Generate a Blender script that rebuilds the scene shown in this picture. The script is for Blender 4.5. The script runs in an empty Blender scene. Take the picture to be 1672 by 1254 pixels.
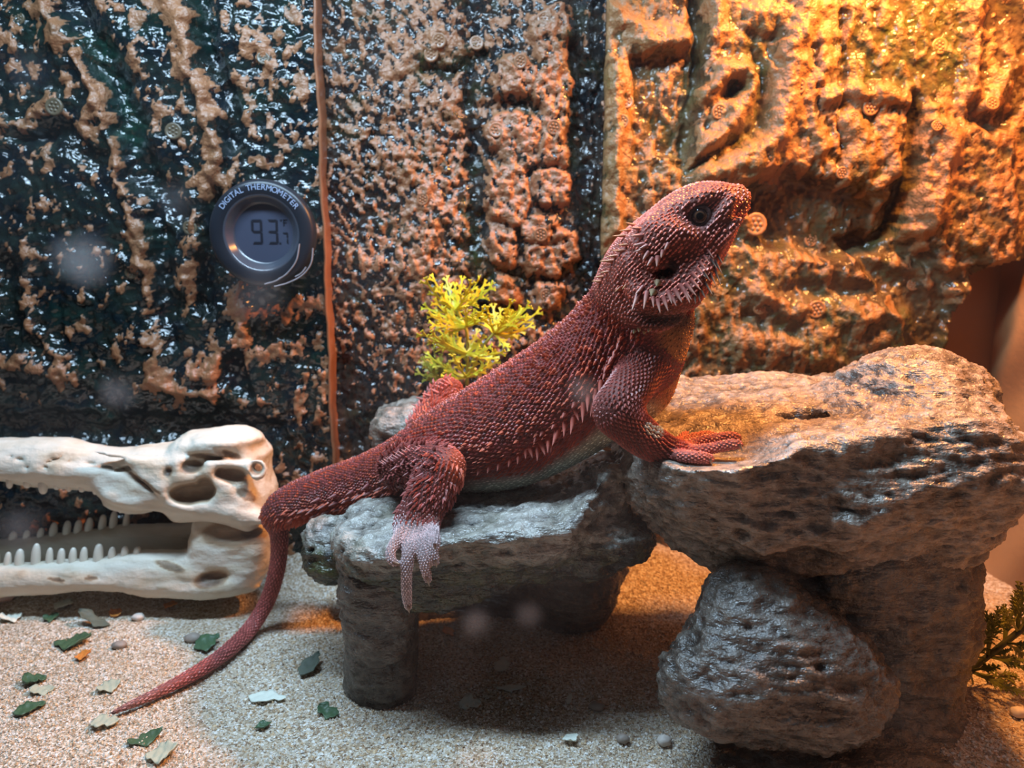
import bpy, math, random
import numpy as np
from mathutils import Vector, Matrix
from mathutils.bvhtree import BVHTree

SC = bpy.context.scene
COL = SC.collection
rng = np.random.default_rng(7)
random.seed(7)

# ------------------------------------------------------------------ camera, world, lights, exposure
FPX, W_PX, H_PX = 1250.0, 1672.0, 1254.0
CAM_H = 0.22
PITCH = math.radians(10)
cam_data = bpy.data.cameras.new('camera')
cam_data.sensor_width = 36.0
cam_data.lens = 36.0 * FPX / W_PX
cam_data.clip_start = 0.01
cam_data.clip_end = 20
cam_data.dof.use_dof = True
cam_data.dof.focus_distance = 0.345
cam_data.dof.aperture_fstop = 10.0
cam = bpy.data.objects.new('camera', cam_data)
COL.objects.link(cam)
cam.location = (0, 0, CAM_H)
cam.rotation_euler = (math.radians(90) - PITCH, 0, 0)
SC.camera = cam

world = bpy.data.worlds.new('room')
SC.world = world
world.use_nodes = True
world.node_tree.nodes['Background'].inputs[0].default_value = (0.62, 0.78, 1.0, 1)
world.node_tree.nodes['Background'].inputs[1].default_value = 0.03

SC.view_settings.view_transform = 'Standard'
SC.view_settings.look = 'None'
SC.view_settings.exposure = 0.0
SC.view_settings.gamma = 1.0
SC.view_settings.use_curve_mapping = False

def lamp(name, kind, loc, target, color, energy, **kw):
    d = bpy.data.lights.new(name, kind)
    d.color = color
    d.energy = energy
    for k, v in kw.items():
        setattr(d, k, v)
    o = bpy.data.objects.new(name, d)
    COL.objects.link(o)
    o.location = loc
    o.rotation_euler = (Vector(target) - Vector(loc)).to_track_quat('-Z', 'Y').to_euler()
    return o

# the heat bulb in its dome over the basking end, and the cool strip light along the lid
lamp('heat_lamp', 'SPOT', (0.235, 0.398, 0.475), (0.175, 0.405, 0.0), (1.0, 0.38, 0.09), 13.5,
     spot_size=math.radians(110), spot_blend=0.3, shadow_soft_size=0.022)
lamp('strip_light', 'AREA', (-0.115, 0.325, 0.47), (-0.115, 0.333, 0.0), (0.54, 0.77, 1.0), 3.5,
     shape='RECTANGLE', size=0.38, size_y=0.035)

# ------------------------------------------------------------------ geometry of the picture
CP, SP = math.cos(PITCH), math.sin(PITCH)
def ray(px, py):
    u = (px - W_PX / 2) / FPX
    v = (H_PX / 2 - py) / FPX
    return np.array([u, CP + v * SP, -SP + v * CP])
def at(px, py, Y):
    """the point seen at a pixel, Y metres into the tank"""
    d = ray(px, py)
    p = d * (Y / d[1])
    p[2] += CAM_H
    return p
def atz(px, py, z):
    d = ray(px, py)
    p = d * ((z - CAM_H) / d[2])
    p[2] += CAM_H
    return p
def ppm(p):
    """metres per pixel at a world point"""
    return (p[1] * CP - (p[2] - CAM_H) * SP) / FPX
def project(P):
    P = np.asarray(P)
    x, y, z = P[..., 0], P[..., 1], P[..., 2] - CAM_H
    dep = y * CP - z * SP
    up = y * SP + z * CP
    return W_PX / 2 + FPX * x / dep, H_PX / 2 - FPX * up / dep

# ------------------------------------------------------------------ numpy helpers
def _hash(ix, iy, iz, s):
    h = (ix.astype(np.int64) * 374761393 + iy.astype(np.int64) * 668265263 + iz.astype(np.int64) * 2147483647 + s * 1274126177) & 0xffffffff
    h = ((h ^ (h >> 13)) * 1274126177) & 0xffffffff
    h = ((h ^ (h >> 16)) * 2246822519) & 0xffffffff
    return h ^ (h >> 15)
def noise3(P, seed=0):
    P = np.asarray(P, dtype=np.float64)
    I = np.floor(P).astype(np.int64)
    F = P - I
    U = F * F * F * (F * (F * 6 - 15) + 10)
    out = np.zeros(len(P))
    for dx in (0, 1):
        wx = U[:, 0] if dx else 1 - U[:, 0]
        for dy in (0, 1):
            wy = U[:, 1] if dy else 1 - U[:, 1]
            for dz in (0, 1):
                wz = U[:, 2] if dz else 1 - U[:, 2]
                h = _hash(I[:, 0] + dx, I[:, 1] + dy, I[:, 2] + dz, seed)
                gx = (h & 255) / 127.5 - 1
                gy = ((h >> 8) & 255) / 127.5 - 1
                gz = ((h >> 16) & 255) / 127.5 - 1
                out += wx * wy * wz * (gx * (F[:, 0] - dx) + gy * (F[:, 1] - dy) + gz * (F[:, 2] - dz))
    return out * 1.4
def fbm(P, oct=4, seed=0, gain=0.5, ridged=False):
    P = np.asarray(P, dtype=np.float64)
    a, s = 1.0, np.zeros(len(P))
    for o in range(oct):
        n = noise3(P * 2.03 ** o + o * 17.3, seed + o)
        s += a * ((1 - 2 * np.abs(n)) if ridged else n)
        a *= gain
    return s
def sstep(a, b, x):
    t = np.clip((x - a) / (b - a), 0, 1)
    return t * t * (3 - 2 * t)
def unit(v):
    v = np.asarray(v, float)
    return v / max(np.linalg.norm(v), 1e-12)
def units(V):
    return V / np.maximum(np.linalg.norm(V, axis=-1, keepdims=True), 1e-12)
def catmull(nodes, n):
    nodes = np.asarray(nodes, float)
    m = len(nodes)
    seg = np.linalg.norm(np.diff(nodes[:, :3], axis=0), axis=1)
    cum = np.concatenate([[0], np.cumsum(seg)])
    ts = np.linspace(0, cum[-1], n)
    out = np.zeros((n, nodes.shape[1]))
    # monotone-ish cubic: finite difference tangents on chord length
    tan = np.zeros_like(nodes)
    for i in range(m):
        a, b = max(i - 1, 0), min(i + 1, m - 1)
        tan[i] = (nodes[b] - nodes[a]) / max(cum[b] - cum[a], 1e-9)
    k = np.clip(np.searchsorted(cum, ts, side='right') - 1, 0, m - 2)
    h = seg[k]
    t = ((ts - cum[k]) / h)[:, None]
    h = h[:, None]
    p0, p1, m0, m1 = nodes[k], nodes[k + 1], tan[k] * h, tan[k + 1] * h
    out = (2 * t**3 - 3 * t**2 + 1) * p0 + (t**3 - 2 * t**2 + t) * m0 + (-2 * t**3 + 3 * t**2) * p1 + (t**3 - t**2) * m1
    return out

def np_mesh(name, V, F, smooth=True, attrs=None, colors=None):
    """V n x 3, F list of equal-length index arrays (m x 3 or m x 4) or several such arrays"""
    me = bpy.data.meshes.new(name)
    Fs = F if isinstance(F, (list, tuple)) else [F]
    Fs = [np.asarray(f, dtype=np.int32) for f in Fs if len(f)]
    V = np.asarray(V, dtype=np.float32)
    me.vertices.add(len(V))
    me.vertices.foreach_set('co', V.ravel())
    loops = np.concatenate([f.ravel() for f in Fs])
    tot = np.concatenate([np.full(len(f), f.shape[1], dtype=np.int32) for f in Fs])
    start = np.concatenate([[0], np.cumsum(tot)[:-1]]).astype(np.int32)
    me.loops.add(len(loops))
    me.loops.foreach_set('vertex_index', loops)
    me.polygons.add(len(tot))
    me.polygons.foreach_set('loop_start', start)
    me.polygons.foreach_set('loop_total', tot)
    me.polygons.foreach_set('use_smooth', np.full(len(tot), bool(smooth)))
    for k, a in (attrs or {}).items():
        at_ = me.attributes.new(k, 'FLOAT', 'POINT')
        at_.data.foreach_set('value', np.asarray(a, dtype=np.float32))
    for k, c in (colors or {}).items():
        at_ = me.attributes.new(k, 'FLOAT_COLOR', 'POINT')
        c = np.asarray(c, dtype=np.float32)
        if c.shape[1] == 3:
            c = np.concatenate([c, np.ones((len(c), 1), np.float32)], axis=1)
        at_.data.foreach_set('color', c.ravel())
    me.update(calc_edges=True)
    me.validate()
    return me

def tri_faces(F):
    return np.concatenate([F[:, [0, 1, 2]], F[:, [0, 2, 3]]]) if F.shape[1] == 4 else F
def vnormals(V, F):
    T = tri_faces(F)
    n = np.cross(V[T[:, 1]] - V[T[:, 0]], V[T[:, 2]] - V[T[:, 0]])
    N = np.zeros_like(V)
    for k in range(3):
        for c in range(3):
            N[:, c] += np.bincount(T[:, k], weights=n[:, c], minlength=len(V))
    return units(N)
def smooth_mesh(V, F, it=1, lam=0.5):
    E = np.concatenate([F[:, [i, (i + 1) % F.shape[1]]] for i in range(F.shape[1])])
    cnt = np.bincount(E[:, 0], minlength=len(V)) + np.bincount(E[:, 1], minlength=len(V))
    for _ in range(it):
        A = np.zeros_like(V)
        for c in range(3):
            A[:, c] = np.bincount(E[:, 0], weights=V[E[:, 1], c], minlength=len(V)) + np.bincount(E[:, 1], weights=V[E[:, 0], c], minlength=len(V))
        V = V + lam * (A / np.maximum(cnt, 1)[:, None] - V)
    return V

class Vol:
    """a signed-distance grid: shapes are blended in, carved out, and meshed with surface nets"""
    def __init__(self, lo, hi, h):
        self.lo = np.asarray(lo, float)
        self.h = h
        self.n = np.ceil((np.asarray(hi, float) - self.lo) / h).astype(int) + 1
        self.d = np.full(self.n, 1.0, dtype=np.float32)
        self.lab = np.zeros(self.n, dtype=np.int8)
    def box(self, lo, hi):
        a = np.clip(np.floor((np.asarray(lo) - self.lo) / self.h).astype(int), 0, self.n)
        b = np.clip(np.ceil((np.asarray(hi) - self.lo) / self.h).astype(int) + 1, 0, self.n)
        sl = tuple(slice(i, j) for i, j in zip(a, b))
        ax = [(self.lo[i] + self.h * np.arange(a[i], b[i])).astype(np.float32) for i in range(3)]
        return sl, ax[0][:, None, None], ax[1][None, :, None], ax[2][None, None, :]
    def merge(self, sl, f, k=0.0, label=0):
        a = self.d[sl]
        self.lab[sl] = np.where(f < a, label, self.lab[sl])
        if k > 0:
            t = np.clip(0.5 + 0.5 * (a - f) / k, 0, 1)
            self.d[sl] = a * (1 - t) + f * t - k * t * (1 - t)
        else:
            self.d[sl] = np.minimum(a, f)
    def carve(self, sl, f, k=0.0):
        a = self.d[sl]
        g = -f
        if k > 0:
            t = np.clip(0.5 - 0.5 * (a - g) / k, 0, 1)
            self.d[sl] = a * (1 - t) + g * t + k * t * (1 - t)
        else:
            self.d[sl] = np.maximum(a, g)
    def ellipsoid(self, c, r, rot=None, k=0.0, label=0, carve=False, ck=None):
        c = np.asarray(c, float)
        R = np.eye(3) if rot is None else np.asarray(rot, float)   # rows: local axes
        m = max(r) + k + 3 * self.h
        sl, x, y, z = self.box(c - m, c + m)
        x, y, z = x - c[0], y - c[1], z - c[2]
        q = 0
        for i in range(3):
            q = q + ((R[i, 0] * x + R[i, 1] * y + R[i, 2] * z) / r[i]) ** 2
        f = ((np.sqrt(q) - 1) * min(r)).astype(np.float32)
        (self.carve(sl, f, k) if carve else self.merge(sl, f, k, label))
    def tube(self, nodes, n=24, k=0.0, label=0, power=2.0, carve=False, lat=None):
        """nodes: x y z ra rb (ra across the picture, rb in depth)"""
        T = tube_frames(nodes, n, lat)
        C, ra, rb, Tn, Nn, Ln = T['C'], T['ra'], T['rb'], T['T'], T['N'], T['L']
        m = max(ra.max(), rb.max()) + k + 3 * self.h
        SL, X, Y, Z = self.box(C.min(0) - m, C.max(0) + m)
        off = [s.start for s in SL]
        tmp = np.full([s.stop - s.start for s in SL], 1.0, dtype=np.float32)
        for i in range(n - 1):
            a, b = C[i], C[i + 1]
            ab = b - a
            L2 = ab @ ab
            if L2 < 1e-14:
                continue
            mm = max(ra[i], ra[i + 1], rb[i], rb[i + 1]) + k + 2.5 * self.h
            sl, x, y, z = self.box(np.minimum(a, b) - mm, np.maximum(a, b) + mm)
            x, y, z = x - a[0], y - a[1], z - a[2]
            t = np.clip((x * ab[0] + y * ab[1] + z * ab[2]) / L2, 0, 1)
            qx, qy, qz = x - t * ab[0], y - t * ab[1], z - t * ab[2]
            tv = unit(ab)
            nv = unit(Nn[i] + Nn[i + 1]); lv = unit(Ln[i] + Ln[i + 1])
            A = ra[i] + (ra[i + 1] - ra[i]) * t
            B = rb[i] + (rb[i + 1] - rb[i]) * t
            cn = np.abs(qx * nv[0] + qy * nv[1] + qz * nv[2]) / A
            cl = np.abs(qx * lv[0] + qy * lv[1] + qz * lv[2]) / B
            M = np.minimum(A, B)
            ct = np.abs(qx * tv[0] + qy * tv[1] + qz * tv[2]) / M
            if power == 2.0:
                f = (np.sqrt(cn * cn + cl * cl + ct * ct) - 1) * M
            else:
                f = ((cn ** power + cl ** power + ct ** power) ** (1 / power) - 1) * M
            ls = tuple(slice(s.start - o, s.stop - o) for s, o in zip(sl, off))
            tmp[ls] = np.minimum(tmp[ls], f)
        (self.carve(SL, tmp, k) if carve else self.merge(SL, tmp, k, label))
        return T
    def mesh(self, smooth=1):
        d = self.d
        s = d < 0
        nx, ny, nz = d.shape
        cnt = np.zeros((nx - 1, ny - 1, nz - 1), dtype=np.int8)
        for i in (0, 1):
            for j in (0, 1):
                for k in (0, 1):
                    cnt += s[i:nx - 1 + i, j:ny - 1 + j, k:nz - 1 + k]
        act = (cnt > 0) & (cnt < 8)
        I = np.argwhere(act)
        idx = np.full(act.shape, -1, dtype=np.int32)
        idx[act] = np.arange(len(I))
        acc = np.zeros((len(I), 3)); num = np.zeros(len(I))
        corners = [(i, j, k) for i in (0, 1) for j in (0, 1) for k in (0, 1)]
        val = {c: d[I[:, 0] + c[0], I[:, 1] + c[1], I[:, 2] + c[2]].astype(np.float64) for c in corners}
        for c in corners:
            for ax in range(3):
                if c[ax]:
                    continue
                e = list(c); e[ax] = 1; e = tuple(e)
                va, vb = val[c], val[e]
                cr = (va < 0) != (vb < 0)
                t = np.where(cr, va / np.where(cr, va - vb, 1), 0)
                p = np.tile(np.array(c, float), (len(I), 1))
                p[:, ax] += t
                acc += p * cr[:, None]; num += cr
        V = self.lo + self.h * (I + acc / num[:, None])
        Q = []
        for ax in range(3):
            o1, o2 = [(1, 2), (2, 0), (0, 1)][ax]
            sa = [slice(None)] * 3; sb = [slice(None)] * 3
            sa[ax] = slice(0, -1); sb[ax] = slice(1, None)
            A, B = s[tuple(sa)], s[tuple(sb)]
            E = np.argwhere(A != B)
            E = E[(E[:, o1] > 0) & (E[:, o2] > 0) & (E[:, o1] < self.n[o1] - 1) & (E[:, o2] < self.n[o2] - 1)]
            inside = A[E[:, 0], E[:, 1], E[:, 2]]
            def cell(d1, d2):
                c = E.copy(); c[:, o1] -= d1; c[:, o2] -= d2
                return idx[c[:, 0], c[:, 1], c[:, 2]]
            q = np.stack([cell(1, 1), cell(0, 1), cell(0, 0), cell(1, 0)], axis=1)
            q[~inside] = q[~inside][:, ::-1]
            Q.append(q)
        Q = np.concatenate(Q)
        Q = Q[(Q >= 0).all(axis=1)]
        lab = self.lab[I[:, 0], I[:, 1], I[:, 2]]
        if smooth:
            V = smooth_mesh(V, Q, smooth, 0.5)
        return V, Q, lab

def tube_frames(nodes, n, lat=None):
    R = catmull(nodes, n)
    C, ra, rb = R[:, :3], np.maximum(R[:, 3], 2e-4), np.maximum(R[:, 4], 2e-4)
    Tn = units(np.gradient(C, axis=0))
    ref = np.tile(np.array([0, CP, -SP]) if lat is None else np.asarray(lat, float), (n, 1))
    Ln = ref - (ref * Tn).sum(1, keepdims=True) * Tn
    bad = np.linalg.norm(Ln, axis=1) < 0.25
    if bad.any():
        alt = np.array([1.0, 0, 0])
        Ln[bad] = alt - (Tn[bad] @ alt)[:, None] * Tn[bad]
    Ln = units(Ln)
    Nn = np.cross(Ln, Tn)
    return dict(C=C, ra=ra, rb=rb, T=Tn, N=Nn, L=Ln)

# ------------------------------------------------------------------ object helpers
def tag(o, label=None, cat=None, group=None, kind=None):
    for k, v in (('label', label), ('category', cat), ('group', group), ('kind', kind)):
        if v is not None:
            o[k] = v
    return o
def empty(name, loc, label, cat, group=None):
    o = bpy.data.objects.new(name, None)
    COL.objects.link(o)
    o.location = loc
    o.empty_display_size = 0.01
    return tag(o, label, cat, group)
def put(name, me, mat, parent=None, matrix=None):
    """link a mesh made in world space; under a parent it keeps its place"""
    if mat is not None and (len(me.materials) == 0):
        me.materials.append(mat)
    o = bpy.data.objects.new(name, me)
    COL.objects.link(o)
    if parent is not None:
        o.parent = parent
        p, M = parent, Matrix.Identity(4)
        M = Matrix.LocRotScale(p.location, p.rotation_euler, p.scale)
        if p.parent is not None:
            M = p.matrix_parent_inverse @ M
            g = p.parent
            M = Matrix.LocRotScale(g.location, g.rotation_euler, g.scale) @ M
        o.matrix_parent_inverse = M.inverted()
    if matrix is not None:
        o.matrix_basis = matrix
    return o
def frame(origin, xaxis, zhint=(0, 0, 1), scale=1.0):
    """matrix with local x along xaxis and local z near zhint"""
    x = unit(xaxis); z = np.asarray(zhint, float); z = z - (z @ x) * x
    if np.linalg.norm(z) < 1e-6:
        z = np.array([0, 1.0, 0]) - x[1] * x
    z = unit(z); y = np.cross(z, x)
    sc = np.ones(3) * scale
    M = np.eye(4)
    M[:3, 0], M[:3, 1], M[:3, 2], M[:3, 3] = x * sc[0], y * sc[1], z * sc[2], origin
    return Matrix(M.tolist())

# ------------------------------------------------------------------ materials
class Mat:
    def __init__(self, name, rough=0.5, spec=0.5):
        self.m = bpy.data.materials.new(name)
        self.m.use_nodes = True
        self.t = self.m.node_tree
        self.b = self.t.nodes['Principled BSDF']
        self.b.inputs['Roughness'].default_value = rough
        self.b.inputs['Specular IOR Level'].default_value = spec
        self.co = None
    def n(self, kind, **kw):
        x = self.t.nodes.new(kind)
        for k, v in kw.items():
            setattr(x, k, v)
        return x
    def link(self, a, b):
        self.t.links.new(a, b)
    def coord(self):
        if self.co is None:
            self.co = self.n('ShaderNodeTexCoord').outputs['Object']
        return self.co
    def noise(self, scale, detail=4, rough=0.55, stretch=None, dist=0.0):
        x = self.n('ShaderNodeTexNoise')
        x.inputs['Scale'].default_value = scale
        x.inputs['Detail'].default_value = detail
        x.inputs['Roughness'].default_value = rough
        x.inputs['Distortion'].default_value = dist
        if stretch:
            mp = self.n('ShaderNodeMapping')
            mp.inputs['Scale'].default_value = stretch
            self.link(self.coord(), mp.inputs[0])
            self.link(mp.outputs[0], x.inputs['Vector'])
        else:
            self.link(self.coord(), x.inputs['Vector'])
        return x.outputs['Fac']
    def voro(self, scale, feature='F1', out='Distance'):
        x = self.n('ShaderNodeTexVoronoi', feature=feature)
        x.inputs['Scale'].default_value = scale
        self.link(self.coord(), x.inputs['Vector'])
        return x.outputs[out]
    def attr(self, name, out='Fac'):
        x = self.n('ShaderNodeAttribute', attribute_name=name)
        return x.outputs[out]
    def ramp(self, fac, stops, interp='LINEAR'):
        x = self.n('ShaderNodeValToRGB')
        x.color_ramp.interpolation = interp
        e = x.color_ramp.elements
        while len(e) < len(stops):
            e.new(0.5)
        for i, (p, c) in enumerate(stops):
            e[i].position = p
            e[i].color = (c, c, c, 1) if isinstance(c, (int, float)) else (*c, 1)
        self.link(fac, x.inputs[0])
        return x.outputs[0]
    def mix(self, fac, a, b, mode='MIX'):
        x = self.n('ShaderNodeMix', data_type='RGBA', blend_type=mode)
        for s, v in ((0, fac), (6, a), (7, b)):
            if hasattr(v, 'is_linked') or hasattr(v, 'links'):
                self.link(v, x.inputs[s])
            elif isinstance(v, (int, float)):
                x.inputs[s].default_value = v
            else:
                x.inputs[s].default_value = (*v, 1)
        return x.outputs[2]
    def math(self, op, a, b=0.0, clamp=False):
        x = self.n('ShaderNodeMath', operation=op, use_clamp=clamp)
        for i, v in enumerate((a, b)):
            if isinstance(v, (int, float)):
                x.inputs[i].default_value = v
            else:
                self.link(v, x.inputs[i])
        return x.outputs[0]
    def color(self, c):
        if isinstance(c, tuple):
            self.b.inputs['Base Color'].default_value = (*c, 1)
        else:
            self.link(c, self.b.inputs['Base Color'])
        return self
    def rough(self, r):
        self.link(r, self.b.inputs['Roughness'])
    def bump(self, h, dist=0.001, strength=1.0):
        x = self.n('ShaderNodeBump')
        x.inputs['Distance'].default_value = dist
        x.inputs['Strength'].default_value = strength
        self.link(h, x.inputs['Height'])
        self.link(x.outputs[0], self.b.inputs['Normal'])
def plain(name, c, rough=0.5, spec=0.5, vary=0.0, scale=300.0, bump=0.0, metal=0.0):
    m = Mat(name, rough, spec)
    m.b.inputs['Metallic'].default_value = metal
    if vary:
        f = m.noise(scale)
        m.color(m.mix(f, tuple(x * (1 - vary) for x in c), tuple(min(1, x * (1 + vary)) for x in c)))
    else:
        m.color(c)
    if bump:
        m.bump(m.noise(scale * 2), bump)
    return m.m
# ------------------------------------------------------------------ the tank: floor, walls, front glass
WALL_Y, WALL_X = 0.522, 0.330
def sand_z(x, y):
    x, y = np.asarray(x, float), np.asarray(y, float)
    z = 0.030 * sstep(0.43, 0.52, y) * (1 - sstep(0.12, 0.30, x))
    z = z + 0.004 * np.exp(-(((x - 0.235) / 0.06) ** 2 + ((y - 0.36) / 0.06) ** 2))
    return z
def build_floor():
    xs = np.arange(-0.56, WALL_X + 0.012, 0.0022)
    ys = np.arange(0.128, WALL_Y + 0.02, 0.0022)
    X, Y = np.meshgrid(xs, ys, indexing='ij')
    P = np.stack([X.ravel(), Y.ravel(), np.zeros(X.size)], 1)
    Z = sand_z(P[:, 0], P[:, 1]) + 0.0016 * fbm(P * 28, 3, 5) + 0.0007 * fbm(P * 190, 2, 9)
    P[:, 2] = Z - 0.0008
    I = np.arange(X.size).reshape(X.shape)
    F = np.stack([I[:-1, :-1].ravel(), I[1:, :-1].ravel(), I[1:, 1:].ravel(), I[:-1, 1:].ravel()], 1)
    m = Mat('calcium_sand', 0.75, 0.3)
    v = m.n('ShaderNodeTexVoronoi'); v.inputs['Scale'].default_value = 900
    m.link(m.coord(), v.inputs['Vector'])
    g = m.n('ShaderNodeSeparateColor'); m.link(v.outputs['Color'], g.inputs[0])
    c = m.ramp(g.outputs[0], [(0, (0.28, 0.19, 0.12)), (0.3, (0.50, 0.38, 0.26)), (0.65, (0.66, 0.55, 0.42)), (1, (0.86, 0.82, 0.76))])
    c = m.mix(m.math('MULTIPLY', m.ramp(m.noise(14, 4), [(0.45, 0), (0.65, 1)]), 0.45), c, (0.34, 0.24, 0.15))
    m.color(c)
    m.bump(m.math('ADD', v.outputs['Distance'], m.noise(500, 3)), 0.0012, 0.9)
    return tag(put('floor', np_mesh('floor', P, F), m.m), kind='structure')
floor = build_floor()

def box_mesh(name, lo, hi):
    x0, y0, z0 = lo; x1, y1, z1 = hi
    V = [(x0, y0, z0), (x1, y0, z0), (x1, y1, z0), (x0, y1, z0), (x0, y0, z1), (x1, y0, z1), (x1, y1, z1), (x0, y1, z1)]
    F = [(3, 2, 1, 0), (4, 5, 6, 7), (0, 1, 5, 4), (1, 2, 6, 5), (2, 3, 7, 6), (3, 0, 4, 7)]
    return np_mesh(name, V, np.array(F), smooth=False)
m = Mat('brown_wall', 0.55, 0.35)
m.color(m.mix(m.noise(9, 4), (0.20, 0.095, 0.05), (0.30, 0.16, 0.085)))
m.bump(m.noise(300, 4), 0.0003)
tag(put('wall_back', box_mesh('wall_back', (-0.58, WALL_Y, -0.02), (WALL_X + 0.02, WALL_Y + 0.012, 0.62)), m.m), kind='structure')
m = Mat('banded_side_wall', 0.4, 0.4)
w = m.n('ShaderNodeTexWave', wave_type='BANDS', bands_direction='Z')
w.inputs['Scale'].default_value = 5.5; w.inputs['Distortion'].default_value = 5; w.inputs['Detail'].default_value = 3
mp = m.n('ShaderNodeMapping'); mp.inputs['Rotation'].default_value = (0.65, 0, 0)
m.link(m.coord(), mp.inputs[0]); m.link(mp.outputs[0], w.inputs['Vector'])
m.color(m.mix(w.outputs['Fac'], (0.24, 0.12, 0.055), (0.50, 0.27, 0.12)))
m.bump(m.noise(250, 4), 0.0003)
tag(put('wall_right', box_mesh('wall_right', (WALL_X, 0.125, -0.02), (WALL_X + 0.012, WALL_Y, 0.62)), m.m), kind='structure')
tag(put('wall_left', box_mesh('wall_left', (-0.572, 0.125, -0.02), (-0.56, WALL_Y, 0.62)), plain('dark_wall', (0.05, 0.055, 0.06), 0.4)), kind='structure')

# ------------------------------------------------------------------ moulded background panels
def poly_d(px, py, pts):
    d = np.full(len(px), 1e9)
    for (ax, ay), (bx, by) in zip(pts[:-1], pts[1:]):
        vx, vy = bx - ax, by - ay
        t = np.clip(((px - ax) * vx + (py - ay) * vy) / (vx * vx + vy * vy + 1e-9), 0, 1)
        d = np.minimum(d, np.hypot(px - ax - t * vx, py - ay - t * vy))
    return d
def poly_in(px, py, pts):
    """signed distance to a polygon, positive inside"""
    ins = np.zeros(len(px), bool)
    n = len(pts)
    for i in range(n):
        (ax, ay), (bx, by) = pts[i], pts[(i + 1) % n]
        c = ((ay > py) != (by > py)) & (px < (bx - ax) * (py - ay) / (by - ay + 1e-9) + ax)
        ins ^= c
    d = poly_d(px, py, list(pts) + [pts[0]])
    return np.where(ins, d, -d)

def panel_grid(x0, x1, z0, z1, step=0.00125):
    xs = np.linspace(x0, x1, int((x1 - x0) / step) + 1)
    zs = np.linspace(z0, z1, int((z1 - z0) / step) + 1)
    X, Z = np.meshgrid(xs, zs, indexing='ij')
    return X, Z
def finish_panel(name, X, Z, H, tan, moss, Y0, back, mat, label, cut=None, lichen=None):
    """a solid panel: displaced front, skirts to the back"""
    nx, nz = X.shape
    V = np.stack([X.ravel(), Y0 - H.ravel(), Z.ravel()], 1)
    I = np.arange(nx * nz).reshape(nx, nz)
    F = np.stack([I[:-1, :-1].ravel(), I[1:, :-1].ravel(), I[1:, 1:].ravel(), I[:-1, 1:].ravel()], 1)
    used = np.ones(nx * nz, bool)
    if cut is not None:
        keep = ~cut.ravel()[F].any(axis=1)
        F = F[keep]
    # boundary edges -> skirt
    E = np.concatenate([F[:, [i, (i + 1) % 4]] for i in range(4)])
    key = np.minimum(E[:, 0], E[:, 1]).astype(np.int64) * (nx * nz) + np.maximum(E[:, 0], E[:, 1])
    u, inv, c = np.unique(key, return_inverse=True, return_counts=True)
    B = E[c[inv] == 1]
    bv = np.unique(B)
    mp = np.full(nx * nz, -1); mp[bv] = nx * nz + np.arange(len(bv))
    bV = V[bv].copy(); bV[:, 1] = back
    V2 = np.concatenate([V, bV])
    S = np.stack([B[:, 1], B[:, 0], mp[B[:, 0]], mp[B[:, 1]]], 1)
    t = np.concatenate([tan.ravel(), tan.ravel()[bv] * 0 + 0.85]); g = np.concatenate([moss.ravel(), moss.ravel()[bv] * 0.3])
    me = np_mesh(name, V2, np.concatenate([F, S]), attrs={'tan': t, 'moss': g})
    root = put(name, me, mat)
    return tag(root, label, 'panel')
def warp(px, py, a, s, seed):
    P = np.stack([px / s, py / s, np.zeros(len(px))], 1)
    return px + a * fbm(P, 3, seed), py + a * fbm(P, 3, seed + 50)

def panel_mat(name, dark, dark2, tan, tan2, moss, gloss=(0.15, 0.36), spec=0.6):
    m = Mat(name, 0.3, 0.5)
    t = m.attr('tan'); g = m.attr('moss')
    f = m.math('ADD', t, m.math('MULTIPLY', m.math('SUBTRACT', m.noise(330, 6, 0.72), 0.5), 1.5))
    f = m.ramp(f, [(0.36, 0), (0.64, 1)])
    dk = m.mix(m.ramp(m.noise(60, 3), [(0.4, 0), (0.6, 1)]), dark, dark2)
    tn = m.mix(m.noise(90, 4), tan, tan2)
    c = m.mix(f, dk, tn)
    gg = m.math('MULTIPLY', g, m.ramp(m.noise(150, 4), [(0.35, 0.2), (0.65, 1)]))
    c = m.mix(gg, c, moss)
    m.color(c)
    m.rough(m.ramp(f, [(0, gloss[0]), (1, gloss[1])]))
    m.bump(m.math('ADD', m.noise(190, 2, 0.4), m.math('MULTIPLY', m.noise(700, 3), m.math('ADD', 0.06, m.math('MULTIPLY', f, 0.22)))), 0.0034, 0.75)
    m.b.inputs['Specular IOR Level'].default_value = spec
    return m.m

# --- left panel
X, Z = panel_grid(-0.53, -0.117, -0.01, 0.40)
P3 = np.stack([X.ravel(), np.zeros(X.size), Z.ravel()], 1)
px, py = project(np.stack([X.ravel(), np.full(X.size, 0.486), Z.ravel()], 1))
wx, wy = warp(px, py, 14, 45, 3)
H = 0.0035 * fbm(P3 * 22, 3, 11)
ridgeL = [([(75, -20), (90, 25), (100, 60)], 22, 5), ([(130, 90), (160, 165), (190, 250), (212, 330), (235, 430), (247, 500)], 9, 5),
          ([(0, 205), (40, 200), (95, 165)], 12, 4), ([(140, 200), (170, 165), (150, 120)], 12, 3), ([(270, -10), (300, 45), (315, 120), (340, 165), (355, 250), (335, 310)], 15, 5),
          ([(0, 590), (60, 592), (110, 615), (165, 640)], 12, 5), ([(395, 470), (395, 540), (345, 600), (300, 610)], 14, 4), ([(235, 560), (270, 540), (250, 620), (300, 640), (350, 650)], 12, 4),
          ([(40, 400), (45, 520), (90, 570), (130, 610)], 10, 3), ([(310, 330), (320, 400), (290, 470)], 14, 4), ([(400, 60), (440, 100), (460, 150)], 12, 2),
          ([(205, 420), (240, 440)], 9, 3), ([(400, 660), (350, 640)], 12, 3)]
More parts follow.
